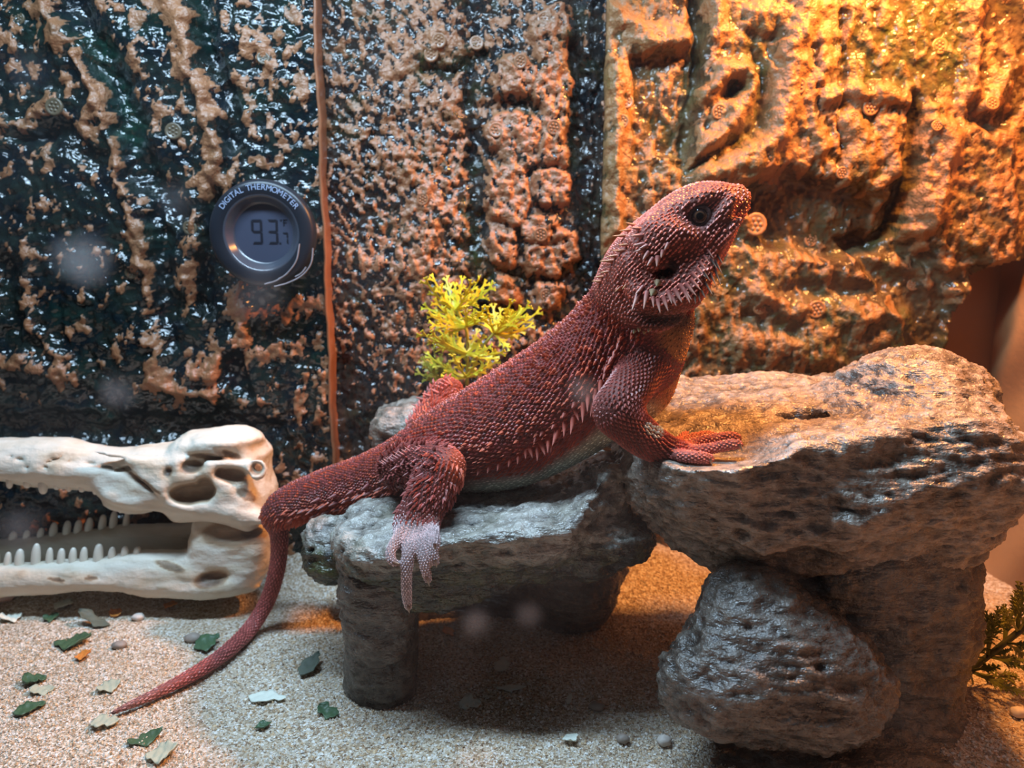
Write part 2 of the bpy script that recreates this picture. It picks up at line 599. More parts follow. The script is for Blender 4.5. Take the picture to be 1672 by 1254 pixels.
valL = [([(115, -10), (150, 60), (190, 140), (212, 220), (228, 285), (290, 350)], 24, 10), ([(325, -10), (342, 90), (372, 160), (378, 250)], 14, 8),
        ([(255, 300), (262, 420), (265, 500), (275, 545)], 18, 8), ([(345, 300), (340, 420), (330, 500)], 13, 7), ([(30, 225), (90, 210), (130, 240), (150, 270)], 16, 6),
        ([(0, 430), (20, 520), (15, 580)], 16, 5), ([(145, 630), (180, 680), (170, 720)], 24, 8), ([(380, 600), (400, 650), (380, 700)], 18, 6), ([(0, 700), (200, 705), (420, 700)], 34, 9)]
feat = np.zeros(len(px))
for pts, w, hh in ridgeL:
    feat += hh * np.exp(-(poly_d(wx, wy, pts) / w) ** 2)
vall = np.zeros(len(px))
for pts, w, hh in valL:
    vall = np.maximum(vall, hh * np.exp(-(poly_d(wx, wy, pts) / w) ** 2))
blob = fbm(np.stack([px / 30, py / 40, np.zeros(len(px))], 1), 5, 21, 0.68)
rightpart = sstep(350, 420, px)
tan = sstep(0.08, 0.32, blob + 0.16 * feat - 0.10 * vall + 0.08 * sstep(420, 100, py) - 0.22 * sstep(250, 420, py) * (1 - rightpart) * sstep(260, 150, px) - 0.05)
tan = np.clip(tan, 0, 1)
H = H + 0.001 * (1.1 * feat - 1.1 * vall) + 0.0012 * tan + 0.0019 * fbm(P3 * 110, 3, 31) + 0.0016 * fbm(P3 * 210, 2, 41, 0.4)
moss = np.clip(0.9 * np.exp(-(poly_d(wx, wy, [(160, 70), (200, 160), (215, 220)]) / 22) ** 2) + 0.5 * np.exp(-(poly_d(wx, wy, [(320, 0), (340, 60)]) / 20) ** 2) + 0.55 * sstep(0.15, 0.5, fbm(np.stack([px / 90, py / 90, px * 0], 1), 2, 61)) * 0.6, 0, 1)
edge = np.exp(-((px - project(np.stack([X.ravel() * 0 - 0.117, X.ravel() * 0 + 0.483, Z.ravel()], 1))[0]) / 6) ** 2)
H = H * (1 - edge)
mL = panel_mat('teal_and_tan_resin', (0.003, 0.007, 0.010), (0.010, 0.016, 0.013), (0.33, 0.145, 0.065), (0.21, 0.092, 0.04), (0.005, 0.035, 0.022))
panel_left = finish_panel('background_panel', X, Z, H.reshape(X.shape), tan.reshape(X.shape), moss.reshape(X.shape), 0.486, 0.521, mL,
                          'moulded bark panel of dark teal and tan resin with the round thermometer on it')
def height_at(X, Z, H, x, z):
    i = int(np.clip(round((x - X[0, 0]) / (X[1, 0] - X[0, 0])), 0, X.shape[0] - 1))
    j = int(np.clip(round((z - Z[0, 0]) / (Z[0, 1] - Z[0, 0])), 0, X.shape[1] - 1))
    return H.reshape(X.shape)[i, j]
PANELS = [(panel_left, X, Z, H, 0.486)]

# --- middle panel
X, Z = panel_grid(-0.1165, 0.0575, -0.01, 0.40)
P3 = np.stack([X.ravel(), np.zeros(X.size), Z.ravel()], 1)
px, py = project(np.stack([X.ravel(), np.full(X.size, 0.498), Z.ravel()], 1))
wx, wy = warp(px, py, 12, 50, 103)
H = 0.003 * fbm(P3 * 20, 3, 111)
stones = [(838, 128, 40, 34), (905, 40, 40, 30), (905, 120, 32, 55), (850, 235, 36, 50), (908, 212, 28, 62), (812, 215, 22, 30), (905, 305, 30, 30), (835, 320, 36, 50), (878, 375, 30, 24),
          (822, 405, 22, 36), (885, 425, 28, 30), (925, 405, 22, 30), (895, 485, 26, 22), (825, 475, 26, 24), (790, 300, 20, 40), (700, 500, 40, 30), (700, 620, 44, 26)]
st = np.full(len(px), -9.0)
for cx, cy, rx, ry in stones:
    q = np.sqrt(((wx - cx) / rx) ** 4 + ((wy - cy) / ry) ** 4) ** 0.5
    st = np.maximum(st, (1 - q) * min(rx, ry))
stone = sstep(-5, 7, st)
inreg = sstep(770, 800, wx) * sstep(560, 520, wy) * sstep(970, 945, wx)
valM = [([(768, -10), (775, 30), (772, 55)], 15, 7), ([(690, 112), (740, 112), (790, 92)], 10, 6), ([(775, 100), (765, 180), (775, 260), (785, 330), (775, 400)], 13, 7),
        ([(945, -20), (940, 60), (955, 160), (955, 260), (960, 360), (965, 480)], 16, 9), ([(975, -20), (975, 500)], 12, 12), ([(555, 600), (580, 720)], 20, 5), ([(720, 380), (770, 420), (790, 520)], 14, 4)]
vall = np.zeros(len(px))
for pts, w, hh in valM:
    vall = np.maximum(vall, hh * np.exp(-(poly_d(wx, wy, pts) / w) ** 2))
ridM = [([(655, 100), (690, 75), (720, 60)], 22, 3), ([(640, 250), (690, 300), (700, 360), (690, 420)], 24, 3), ([(560, 130), (600, 160), (580, 260)], 18, 2), ([(600, 430), (680, 440), (730, 500)], 26, 2), ([(720, 160), (760, 190)], 18, 2)]
feat = np.zeros(len(px))
for pts, w, hh in ridM:
    feat += hh * np.exp(-(poly_d(wx, wy, pts) / w) ** 2)
u = (px * 0.9 - py * 0.45) / 1.0; v = px * 0.45 + py * 0.9
streak = fbm(np.stack([u / 12, v / 24, px * 0], 1), 4, 121, 0.68)
rough = fbm(np.stack([u / 12, v / 20, px * 0 + 3], 1), 3, 131, 0.65)
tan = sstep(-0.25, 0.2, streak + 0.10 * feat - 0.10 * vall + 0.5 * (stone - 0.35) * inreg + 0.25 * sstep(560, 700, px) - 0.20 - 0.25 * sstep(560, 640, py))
H = H + 0.001 * (0.8 * feat - 0.9 * vall) + inreg * (0.0075 * stone - 0.0035) + 0.0010 * tan + 0.0022 * rough + 0.0014 * fbm(P3 * 300, 3, 141, 0.6)
moss = np.clip(0.8 * np.exp(-(poly_d(wx, wy, [(690, 100), (750, 100), (780, 80)]) / 16) ** 2) + 0.6 * np.exp(-(poly_d(wx, wy, [(920, 60), (930, 200), (935, 260)]) / 14) ** 2) + 0.7 * np.exp(-(poly_d(wx, wy, [(765, 330), (775, 430)]) / 16) ** 2)
               + 0.35 * sstep(0.1, 0.5, fbm(np.stack([px / 60, py / 60, px * 0], 1), 2, 161)), 0, 1)
mM = panel_mat('brown_and_tan_resin', (0.010, 0.012, 0.014), (0.035, 0.026, 0.020), (0.36, 0.16, 0.075), (0.23, 0.10, 0.045), (0.035, 0.045, 0.010))
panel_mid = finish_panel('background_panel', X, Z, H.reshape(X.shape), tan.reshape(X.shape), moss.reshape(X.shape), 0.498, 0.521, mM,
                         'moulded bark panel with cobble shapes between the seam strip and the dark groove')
PANELS.append((panel_mid, X, Z, H, 0.498))

# --- right panel, its lower right corner cut away
X, Z = panel_grid(0.0578, WALL_X - 0.001, -0.01, 0.40)  # the deepest hollow stays in front of the wall
P3 = np.stack([X.ravel(), np.zeros(X.size), Z.ravel()], 1)
px, py = project(np.stack([X.ravel(), np.full(X.size, 0.492), Z.ravel()], 1))
wx, wy = warp(px, py, 12, 55, 203)
H = 0.003 * fbm(P3 * 20, 3, 211)
ridR = [([(1000, 20), (1060, 62), (1120, 66)], 16, 5), ([(1005, 100), (1005, 380)], 13, 5), ([(1165, 0), (1160, 60)], 16, 4), ([(1152, 150), (1190, 120), (1222, 112), (1224, 150), (1195, 192), (1165, 232), (1130, 258)], 15, 6),
        ([(1310, 0), (1300, 70), (1282, 160), (1268, 225), (1230, 265), (1150, 285)], 24, 7), ([(1240, 20), (1310, 30)], 22, 4), ([(1340, 60), (1345, 110), (1320, 160), (1335, 240)], 14, 4), ([(1345, 160), (1365, 150)], 12, 3),
        ([(1400, 150), (1440, 160), (1480, 165)], 16, 4), ([(1395, 210), (1420, 240), (1380, 290)], 20, 3), ([(1450, 200), (1465, 280)], 16, 3), ([(1592, -10), (1585, 80), (1570, 180)], 14, 6), ([(1660, 100), (1640, 130), (1610, 180)], 14, 4),
        ([(1520, 180), (1538, 230), (1532, 310), (1505, 370)], 13, 5), ([(1250, 480), (1300, 500), (1270, 530)], 22, 4), ([(1400, 520), (1450, 500), (1480, 530)], 24, 5), ([(1210, 560), (1340, 570)], 28, 4), ([(1130, 560), (1150, 500)], 18, 3),
        ([(1440, 420), (1520, 450), (1555, 480)], 14, 4)]
valR = [([(1138, -10), (1142, 60), (1132, 140), (1127, 220), (1118, 262)], 12, 11), ([(1178, 150), (1200, 140)], 12, 6), ([(1235, 60), (1262, 70), (1272, 100)], 12, 5), ([(1235, 90), (1240, 150), (1232, 210), (1190, 250), (1130, 270)], 16, 6),
        ([(1376, -10), (1377, 100), (1373, 200), (1370, 290)], 3.2, 4), ([(1495, 160), (1490, 230), (1484, 300), (1468, 370)], 9, 9), ([(1290, 478), (1370, 470), (1440, 485)], 16, 6), ([(1220, 520), (1300, 540)], 12, 4),
        ([(1550, 400), (1600, 440), (1560, 460)], 12, 4), ([(1575, 180), (1620, 205), (1650, 190)], 14, 6), ([(1180, 380), (1260, 400)], 20, 4)]
feat = np.zeros(len(px))
for pts, w, hh in ridR:
    feat = np.maximum(feat, hh * np.exp(-(poly_d(wx, wy, pts) / w) ** 2))
vall = np.zeros(len(px))
for pts, w, hh in valR:
    vall = np.maximum(vall, hh * np.exp(-(poly_d(wx, wy, pts) / w) ** 2))
cav = sstep(-12, 14, poly_in(wx, wy, [(1215, 300), (1262, 280), (1310, 285), (1400, 300), (1440, 330), (1480, 290), (1482, 360), (1440, 400), (1350, 425), (1260, 400), (1225, 350)]))
cav2 = sstep(-4, 8, poly_in(wx, wy, [(1030, 82), (1125, 80), (1120, 250), (1040, 260), (1026, 180)]))
cav3 = sstep(-8, 10, poly_in(wx, wy, [(1380, 390), (1470, 370), (1520, 420), (1560, 470), (1545, 600), (1480, 560), (1440, 470)]))
blk = sstep(-5, 9, poly_in(wx, wy, [(1500, 190), (1560, 205), (1650, 215), (1660, 425), (1580, 440), (1520, 395), (1496, 350)]))
low = sstep(400, 470, py)
rough = fbm(np.stack([px / 22, py / 34, px * 0], 1), 4, 221, 0.6)
fine = fbm(np.stack([px / 9, py / 12, px * 0 + 3], 1), 3, 231, 0.6)
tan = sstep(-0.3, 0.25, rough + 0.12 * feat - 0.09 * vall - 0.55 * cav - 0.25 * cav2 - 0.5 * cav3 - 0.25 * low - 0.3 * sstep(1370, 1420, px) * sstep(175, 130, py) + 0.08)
H = H + 0.001 * (1.35 * feat - 1.1 * vall) - 0.016 * cav - 0.008 * cav2 - 0.013 * cav3 + 0.006 * blk + 0.0007 * tan + 0.0016 * rough + 0.0011 * fine + 0.0007 * fbm(P3 * 380, 2, 241)
moss = np.clip(0.75 * sstep(-20, 25, poly_in(wx, wy, [(1380, 40), (1500, 0), (1590, -20), (1575, 150), (1500, 165), (1400, 140)])) + 0.6 * np.exp(-(poly_d(wx, wy, [(1240, 80), (1240, 150), (1225, 230), (1160, 270)]) / 18) ** 2)
               + 0.5 * np.exp(-(poly_d(wx, wy, [(1300, 530), (1420, 560), (1500, 540)]) / 40) ** 2) + 0.55 * sstep(0.0, 0.45, fbm(np.stack([px / 60, py / 60, px * 0], 1), 2, 261)), 0, 1)
cut = poly_in(px, py, [(1560, 660), (1552, 590), (1556, 540), (1568, 498), (1586, 478), (1588, 452), (1612, 440), (1652, 428), (1720, 420), (1720, 660)]) > 0
cut = cut | (py > 660) & (px > 1520)
mR = panel_mat('orange_brown_resin', (0.060, 0.038, 0.018), (0.15, 0.10, 0.045), (0.36, 0.185, 0.075), (0.22, 0.115, 0.045), (0.062, 0.072, 0.016), (0.22, 0.42), 0.5)
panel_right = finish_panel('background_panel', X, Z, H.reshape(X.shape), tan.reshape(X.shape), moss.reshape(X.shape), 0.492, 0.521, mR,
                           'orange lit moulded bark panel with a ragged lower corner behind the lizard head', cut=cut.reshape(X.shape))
PANELS.append((panel_right, X, Z, H, 0.492))

# --- the round pitted studs moulded onto the panels
def stud_mesh():
    V, F = [], []
    def ring(r, y, n=14):
        i = len(V)
        for k in range(n):
            a = 2 * math.pi * k / n
            V.append((r * math.cos(a), y, r * math.sin(a)))
        return i
    n = 14
    rs = [ring(1.0, 0.5, n), ring(1.0, -0.1, n), ring(0.86, -0.28, n), ring(0.74, -0.12, n), ring(0.3, -0.06, n)]
    for a, b in zip(rs[:-1], rs[1:]):
        for k in range(n):
            F.append((a + k, a + (k + 1) % n, b + (k + 1) % n, b + k))
    me_v, me_f = V, F
    cap = len(V); V.append((0, -0.05, 0))
    T = [(rs[-1] + k, rs[-1] + (k + 1) % n, cap) for k in range(n)]
    for j in range(7):
        a = 2 * math.pi * j / 6
        cx, cz = (0, 0) if j == 6 else (0.46 * math.cos(a), 0.46 * math.sin(a))
        b = len(V)
        for k in range(6):
            q = 2 * math.pi * k / 6
            V.append((cx + 0.2 * math.cos(q), -0.05, cz + 0.2 * math.sin(q)))
        for k in range(6):
            q = 2 * math.pi * k / 6
            V.append((cx + 0.13 * math.cos(q), -0.3, cz + 0.13 * math.sin(q)))
        t = len(V); V.append((cx, -0.36, cz))
        for k in range(6):
            F.append((b + k, b + (k + 1) % 6, b + 6 + (k + 1) % 6, b + 6 + k))
            T.append((b + 6 + k, b + 6 + (k + 1) % 6, t))
    return np.array(V), np.array(F), np.array(T)
sv, sf, stt = stud_mesh()
studs = [(0, 88, 174, 14), (0, 283, 214, 14), (0, 430, 95, 11), (0, 215, 445, 11), (0, 310, 372, 12), (0, 30, 30, 10),
         (1, 704, 88, 12), (1, 778, 70, 12), (1, 810, 212, 13), (1, 904, 208, 12), (1, 717, 66, 12), (1, 890, 30, 13), (1, 883, 383, 12), (1, 892, 482, 11), (1, 686, 522, 12), (1, 690, 325, 10), (1, 850, 100, 11),
         (2, 1077, 62, 12), (2, 1022, 165, 13), (2, 1016, 198, 11), (2, 1174, 182, 12), (2, 1304, 140, 13), (2, 1250, 258, 16), (2, 1422, 175, 13), (2, 1376, 62, 14), (2, 1534, 75, 13), (2, 1620, 168, 12),
         (2, 1234, 366, 18), (2, 1324, 392, 11), (2, 1375, 282, 10), (2, 1530, 360, 9), (2, 1240, 504, 10), (2, 1333, 505, 14), (2, 1490, 465, 10), (2, 1395, 190, 9), (2, 1530, 205, 9)]
stud_mats = [plain('stud_dark', (0.10, 0.075, 0.045), 0.3, 0.5, 0.4), plain('stud_brown', (0.24, 0.12, 0.06), 0.32, 0.5, 0.3), plain('stud_orange', (0.38, 0.19, 0.08), 0.35, 0.5, 0.3)]
stud_me = []
for i in range(3):
    me = np_mesh('stud', sv, [sf, stt]); me.materials.append(stud_mats[i]); stud_me.append(me)
for pi, sx, sy, r in studs:
    root, GX, GZ, GH, Y0 = PANELS[pi]
    p = at(sx, sy, Y0)
    hgt = height_at(GX, GZ, GH, p[0], p[2])
    p = at(sx, sy, Y0 - hgt)
    s = r * ppm(p)
    put('stud', stud_me[pi], None, root, Matrix.Translation(Vector((p[0], Y0 - hgt - 0.0002, p[2]))) @ Matrix.Rotation(random.uniform(-0.15, 0.15), 4, 'X') @ Matrix.Rotation(random.uniform(0, 1), 4, 'Y') @ Matrix.Diagonal((s, s * 0.55, s * random.uniform(0.9, 1.1), 1)))
# seam strip: left panel's lamp-lit side, the orange light painted in
m = plain('lit_side_orange', (0.26, 0.10, 0.045), 0.35, 0.5, 0.5, 60)
zs = np.linspace(-0.005, 0.40, 60)
V, F = [], []
for i, z in enumerate(zs):
    w = 0.0005 * math.sin(z * 90) + 0.0003 * math.sin(z * 300)
    V += [(-0.1182 + w, 0.4868, z), (-0.1178 + w, 0.4842, z), (-0.1166 + w, 0.4838, z), (-0.1160 + w, 0.486, z), (-0.1160 + w, 0.500, z)]
for i in range(len(zs) - 1):
    for k in range(4):
        a = i * 5 + k
        F.append((a, a + 1, a + 6, a + 5))
put('edge_strip', np_mesh('edge_strip', np.array(V), np.array(F)), m, panel_left)

# ------------------------------------------------------------------ front glass with dried water spots
m = Mat('tank_glass', 0.0, 0.5)
m.t.nodes.remove(m.b)
tr = m.n('ShaderNodeBsdfTransparent'); gl = m.n('ShaderNodeBsdfGlossy'); gl.inputs['Roughness'].default_value = 0.0
tl = m.n('ShaderNodeBsdfTranslucent'); tl.inputs['Color'].default_value = (0.85, 0.87, 0.9, 1)
fr = m.n('ShaderNodeFresnel'); fr.inputs['IOR'].default_value = 1.12
mx = m.n('ShaderNodeMixShader'); m.link(fr.outputs[0], mx.inputs[0]); m.link(tr.outputs[0], mx.inputs[1]); m.link(gl.outputs[0], mx.inputs[2])
GLASS_Y = 0.125
tot = None
for sx, sy, r, a in [(140, 425, 62, 0.16), (188, 638, 40, 0.10), (952, 640, 36, 0.13), (778, 1014, 34, 0.08), (862, 1003, 32, 0.06), (45, 115, 45, 0.04), (285, 328, 40, 0.06), (35, 860, 55, 0.07), (420, 480, 60, 0.05), (1100, 160, 40, 0.03)]:
    p = at(sx, sy, GLASS_Y)
    vm = m.n('ShaderNodeVectorMath', operation='DISTANCE'); vm.inputs[1].default_value = p
    m.link(m.coord(), vm.inputs[0])
    d = m.math('ADD', vm.outputs['Value'], m.math('MULTIPLY', m.math('SUBTRACT', m.noise(180, 3), 0.5), r * ppm(p) * 0.9))
    mr = m.n('ShaderNodeMapRange', interpolation_type='SMOOTHSTEP')
    mr.inputs[1].default_value = r * ppm(p); mr.inputs[2].default_value = 0.0; mr.inputs[3].default_value = 0.0; mr.inputs[4].default_value = a * 0.62
    m.link(d, mr.inputs[0])
    tot = mr.outputs[0] if tot is None else m.math('ADD', tot, mr.outputs[0])
tot = m.math('ADD', tot, m.math('MULTIPLY', m.ramp(m.noise(40, 3), [(0.35, 0), (0.8, 1)]), 0.008), clamp=True)
mx2 = m.n('ShaderNodeMixShader'); m.link(tot, mx2.inputs[0]); m.link(mx.outputs[0], mx2.inputs[1]); m.link(tl.outputs[0], mx2.inputs[2])
m.link(mx2.outputs[0], m.t.nodes['Material Output'].inputs['Surface'])
gbox = box_mesh('window_1', (-0.56, GLASS_Y - 0.003, -0.02), (WALL_X, GLASS_Y, 0.45))
tag(put('window_1', gbox, m.m), kind='structure')
# ------------------------------------------------------------------ the basking platform (cast rock)
def rock_mat(name, light, mid, dark, tint, rough=(0.17, 0.38), bump=0.0030, scale=1.0, moss=None):
    m = Mat(name, 0.4, 0.8)
    h = m.attr('relief')
    f = m.math('ADD', h, m.math('MULTIPLY', m.math('SUBTRACT', m.noise(220 * scale, 5, 0.65), 0.5), 0.9))
    c = m.ramp(f, [(0.12, dark), (0.42, mid), (0.78, light)])
    c = m.mix(m.math('MULTIPLY', m.ramp(m.noise(45, 3), [(0.46, 0), (0.68, 1)]), 0.3), c, tint)
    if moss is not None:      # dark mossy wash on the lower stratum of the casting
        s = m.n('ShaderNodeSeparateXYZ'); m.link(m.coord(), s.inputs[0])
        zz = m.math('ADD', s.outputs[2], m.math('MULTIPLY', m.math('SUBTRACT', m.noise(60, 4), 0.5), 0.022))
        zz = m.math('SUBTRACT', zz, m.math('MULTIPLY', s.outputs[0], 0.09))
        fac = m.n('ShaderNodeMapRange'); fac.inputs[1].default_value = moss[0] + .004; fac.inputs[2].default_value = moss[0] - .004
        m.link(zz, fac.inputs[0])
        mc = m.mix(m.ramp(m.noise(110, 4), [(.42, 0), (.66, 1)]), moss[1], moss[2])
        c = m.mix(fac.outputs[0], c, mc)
    m.color(c)
    m.rough(m.ramp(m.noise(140, 3), [(0.3, rough[0]), (0.7, rough[1])]))
    hh = m.math('ADD', m.noise(230 * scale, 4, 0.55, stretch=(0.5, 0.8, 1.3)), m.math('MULTIPLY', m.noise(800 * scale, 3), 0.22))
    m.bump(hh, bump, 0.9)
    return m.m
def poly_field(ax, ay, verts):
    """signed 2D distance to a polygon whose vertices may be arrays (negative inside)"""
    n = len(verts)
    d = None; s = 1.0
    for i in range(n):
        bx, by = verts[i]; cx, cy = verts[i - 1]
        ex, ey = cx - bx, cy - by
        wx, wy = ax - bx, ay - by
        t = np.clip((wx * ex + wy * ey) / (ex * ex + ey * ey + 1e-12), 0, 1)
        q = (wx - ex * t) ** 2 + (wy - ey * t) ** 2
        d = q if d is None else np.minimum(d, q)
        c1 = ay >= by; c2 = ay < cy; c3 = ex * wy > ey * wx
        flip = (c1 & c2 & c3) | (~c1 & ~c2 & ~c3)
        s = s * np.where(flip, -1.0, 1.0)
    return s * np.sqrt(d)
def curve(pts):
    """pts: (px,py,Y): returns functions y(x), z(x)"""
    P = np.array([at(*p) for p in pts])
    o = np.argsort(P[:, 0])
    P = P[o]
    xs = np.linspace(P[0, 0] - 0.02, P[-1, 0] + 0.02, 400)
    def sm(v):
        w = np.interp(xs, P[:, 0], v)
        k = np.hanning(25); k /= k.sum()
        return np.convolve(np.pad(w, 12, mode='edge'), k, 'valid')
    sy, sz = sm(P[:, 1]), sm(P[:, 2])
    return lambda x: np.interp(x, xs, sy), lambda x: np.interp(x, xs, sz)
def smax(a, b, k):
    t = np.clip(0.5 - 0.5 * (b - a) / k, 0, 1)
    return b * (1 - t) + a * t + k * t * (1 - t)
def slab(vol, lo, hi, curves, xa, xb, rnd, k=0.0, endk=0.02):
    sl, x, y, z = vol.box(lo, hi)
    xv = x.ravel()
    verts = []
    for c in curves:
        fy, fz = c
        verts.append((fy(xv)[:, None, None].astype(np.float32), fz(xv)[:, None, None].astype(np.float32)))
    f = poly_field(np.broadcast_to(y, (len(xv), y.shape[1], z.shape[2])), np.broadcast_to(z, (len(xv), y.shape[1], z.shape[2])), verts)
    f = smax(f, np.broadcast_to(np.abs(x - (xa + xb) / 2) - (xb - xa) / 2, f.shape), endk) - rnd
    vol.merge(sl, f.astype(np.float32), k)
def finish_rock(name, vol, mat, root, amp=(0.004, 0.0018, 0.0008), strata=0.0, seed=0, rest=None):
    V, F, lab = vol.mesh(2)
    N = vnormals(V, F)
    big = fbm(V * 26, 3, seed + 1)
    mid = fbm(V * np.array([34, 60, 120]), 5, seed + 2, 0.6, True) - 0.8
    fin = fbm(V * np.array([150, 230, 380]), 3, seed + 3, 0.65)
    pits = -sstep(0.5, 0.75, noise3(V * np.array([110, 150, 190]), seed + 8))
    d = amp[0] * big + amp[1] * mid + amp[2] * fin + amp[1] * 1.3 * pits
    if strata:
        q = V[:, 2] * 240 + 3.0 * noise3(V * np.array([22, 30, 40]), seed + 5) + 1.4 * noise3(V * 70, seed + 6)
        d = d + strata * (np.abs((q % 2) - 1) - 0.5) * (1 - np.abs(N[:, 2])) ** 0.5
    V = V + N * d[:, None]
    if rest is not None:
        V = rest(V, N)
    rel = np.clip(0.45 + 0.20 * mid + 0.26 * fin + 0.4 * pits + 0.10 * big, 0, 1)
    me = np_mesh(name, V, F, attrs={'relief': rel})
    return put(name, me, mat, root), V, F
platform = empty('basking_platform', at(1000, 1150, 0.36) * np.array([1, 1, 0]),
                 'grey cast rock basking platform of two ledges on stone legs under the lizard', 'rock platform')
ROCK_R = rock_mat('ledge_stone', (0.40, 0.33, 0.27), (0.135, 0.11, 0.088), (0.022, 0.018, 0.016), (0.27, 0.21, 0.14))
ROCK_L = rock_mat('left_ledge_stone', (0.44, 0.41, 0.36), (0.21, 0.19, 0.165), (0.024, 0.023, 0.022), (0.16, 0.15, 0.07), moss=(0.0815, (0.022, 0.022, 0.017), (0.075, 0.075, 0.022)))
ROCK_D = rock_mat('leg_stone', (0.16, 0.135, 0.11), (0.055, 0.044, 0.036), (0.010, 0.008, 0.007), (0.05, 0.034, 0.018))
SURF = {}

# right ledge; its top is worn level where the near hand rests
def palm_rest(V, N):
    c = at(1150, 750, .318)
    w = np.exp(-((V[:, 0] - c[0]) / .026) ** 4 - ((V[:, 1] - c[1]) / .024) ** 4) * sstep(.1, .5, N[:, 2])
    zt = .1308 + (V[:, 1] - .306) * .155
    V = V.copy()
    V[:, 2] += np.where(V[:, 2] > zt - .004, w, w * .6) * (zt - V[:, 2])
    return V
# right ledge
crest = curve([(985, 778, .326), (1010, 768, .318), (1060, 764, .311), (1150, 767, .304), (1220, 758, .302), (1300, 740, .302), (1380, 733, .303), (1480, 706, .306), (1560, 697, .306), (1640, 712, .308), (1700, 745, .310), (1740, 770, .312)])
back = curve([(980, 650, .43), (1080, 624, .425), (1160, 630, .425), (1240, 628, .425), (1335, 624, .42), (1375, 612, .415), (1430, 590, .40), (1500, 581, .39), (1560, 585, .38), (1596, 602, .37), (1622, 640, .352), (1645, 700, .332), (1690, 735, .322), (1740, 770, .316)])
mid = curve([(980, 690, .37), (1100, 680, .37), (1200, 672, .37), (1330, 668, .365), (1400, 655, .36), (1500, 632, .35), (1580, 630, .35), (1640, 690, .33), (1690, 738, .316), (1740, 770, .314)])
bulge = curve([(985, 800, .330), (1040, 812, .318), (1120, 838, .311), (1240, 880, .306), (1320, 865, .302), (1400, 838, .298), (1520, 800, .296), (1600, 785, .298), (1680, 800, .302), (1740, 800, .308)])
bot = curve([(985, 800, .35), (1040, 848, .345), (1100, 880, .342), (1180, 922, .338), (1260, 938, .33), (1340, 945, .325), (1420, 952, .325), (1500, 945, .325), (1580, 920, .325), (1640, 890, .322), (1690, 850, .318), (1740, 820, .315)])
rbot = curve([(985, 760, .40), (1060, 790, .40), (1200, 830, .40), (1400, 850, .395), (1560, 830, .37), (1640, 810, .34), (1690, 800, .325), (1740, 800, .318)])
xa, xb = at(1022, 760, .335)[0], at(1715, 800, .310)[0]
vol = Vol((xa - .02, .26, .03), (xb + .035, .46, .20), 0.0014)
slab(vol, (xa - .02, .26, .03), (xb + .035, .46, .20), [crest, mid, back, rbot, bot, bulge], xa + .004, xb - .004, 0.004, endk=0.03)
vol.ellipsoid(at(1495, 640, .365), (.034, .032, .022), k=.012)
vol.ellipsoid(at(1362, 634, .40), (.006, .009, .010), k=.006, carve=True)
vol.ellipsoid(at(1350, 690, .345), (.020, .009, .0025), k=.006, carve=True)
o, SURF['R_V'], SURF['R_F'] = finish_rock('right_ledge', vol, ROCK_R, platform, (0.0035, 0.0016, 0.0009), 0.0012, 3, palm_rest)
# left ledge
lip = curve([(528, 862, .36), (548, 890, .343), (580, 915, .330), (640, 903, .326), (717, 889, .324), (803, 880, .324), (880, 873, .324), (930, 862, .326), (960, 825, .332), (990, 775, .342), (1015, 768, .346)])
dish = curve([(520, 850, .375), (560, 845, .37), (640, 828, .37), (740, 815, .37), (850, 812, .37), (930, 800, .37), (985, 765, .365), (1015, 762, .365)])
lback = curve([(545, 830, .40), (640, 800, .405), (750, 788, .41), (850, 775, .42), (940, 750, .42), (1010, 730, .42)])
lrb = curve([(545, 860, .405), (700, 870, .41), (850, 870, .42), (1010, 850, .42)])
lbot = curve([(530, 905, .37), (560, 935, .36), (600, 950, .35), (640, 975, .345), (690, 990, .343), (728, 996, .342), (780, 966, .344), (840, 950, .346), (935, 925, .35), (955, 934, .35), (990, 925, .35), (1050, 895, .35)])
lundr = curve([(530, 875, .36), (552, 912, .345), (590, 934, .331), (640, 925, .328), (717, 907, .326), (803, 900, .326), (880, 895, .327), (930, 888, .33), (970, 860, .338), (1000, 840, .345), (1040, 850, .35)])
linn = curve([(530, 890, .365), (560, 922, .352), (600, 942, .342), (717, 935, .337), (803, 925, .337), (880, 915, .338), (930, 905, .34), (1000, 885, .346), (1040, 870, .352)])
xa, xb = at(545, 880, .36)[0], at(1012, 840, .36)[0]
vol = Vol((xa - .03, .29, .02), (xb + .04, .45, .15), 0.0013)
slab(vol, (xa - .03, .29, .02), (xb + .04, .45, .15), [lip, dish, lback, lrb, lbot, linn, lundr], xa + .003, xb, 0.003, endk=0.014)
vol.ellipsoid(at(532, 885, .385), (.0115, .014, .0145), k=.004)
vol.ellipsoid(at(548, 915, .378), (.012, .014, .010), k=.006)
vol.ellipsoid(at(1010, 880, .348), (.017, .014, .011), k=.008)
vol.ellipsoid(at(965, 915, .345), (.008, .010, .008), k=.006)
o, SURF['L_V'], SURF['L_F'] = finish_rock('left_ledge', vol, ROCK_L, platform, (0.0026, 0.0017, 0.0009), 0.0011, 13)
# rear ledge, seen behind the hips
vol = Vol((-.10, .39, .03), (.10, .52, .17), 0.002)
def nd(px, py, Y, ra, rb):
    p = at(px, py, Y)
    k = ppm(p)
    return [*p, ra * k, rb * k]
vol.tube([nd(655, 703, .462, 44, 55), nd(720, 700, .462, 52, 60), nd(820, 705, .46, 55, 60), nd(930, 700, .45, 52, 55), nd(1070, 680, .43, 45, 50)], 20, k=.004)
o, _, _ = finish_rock('rear_ledge', vol, ROCK_R, platform, (0.003, 0.0022, 0.001), 0.0005, 23)
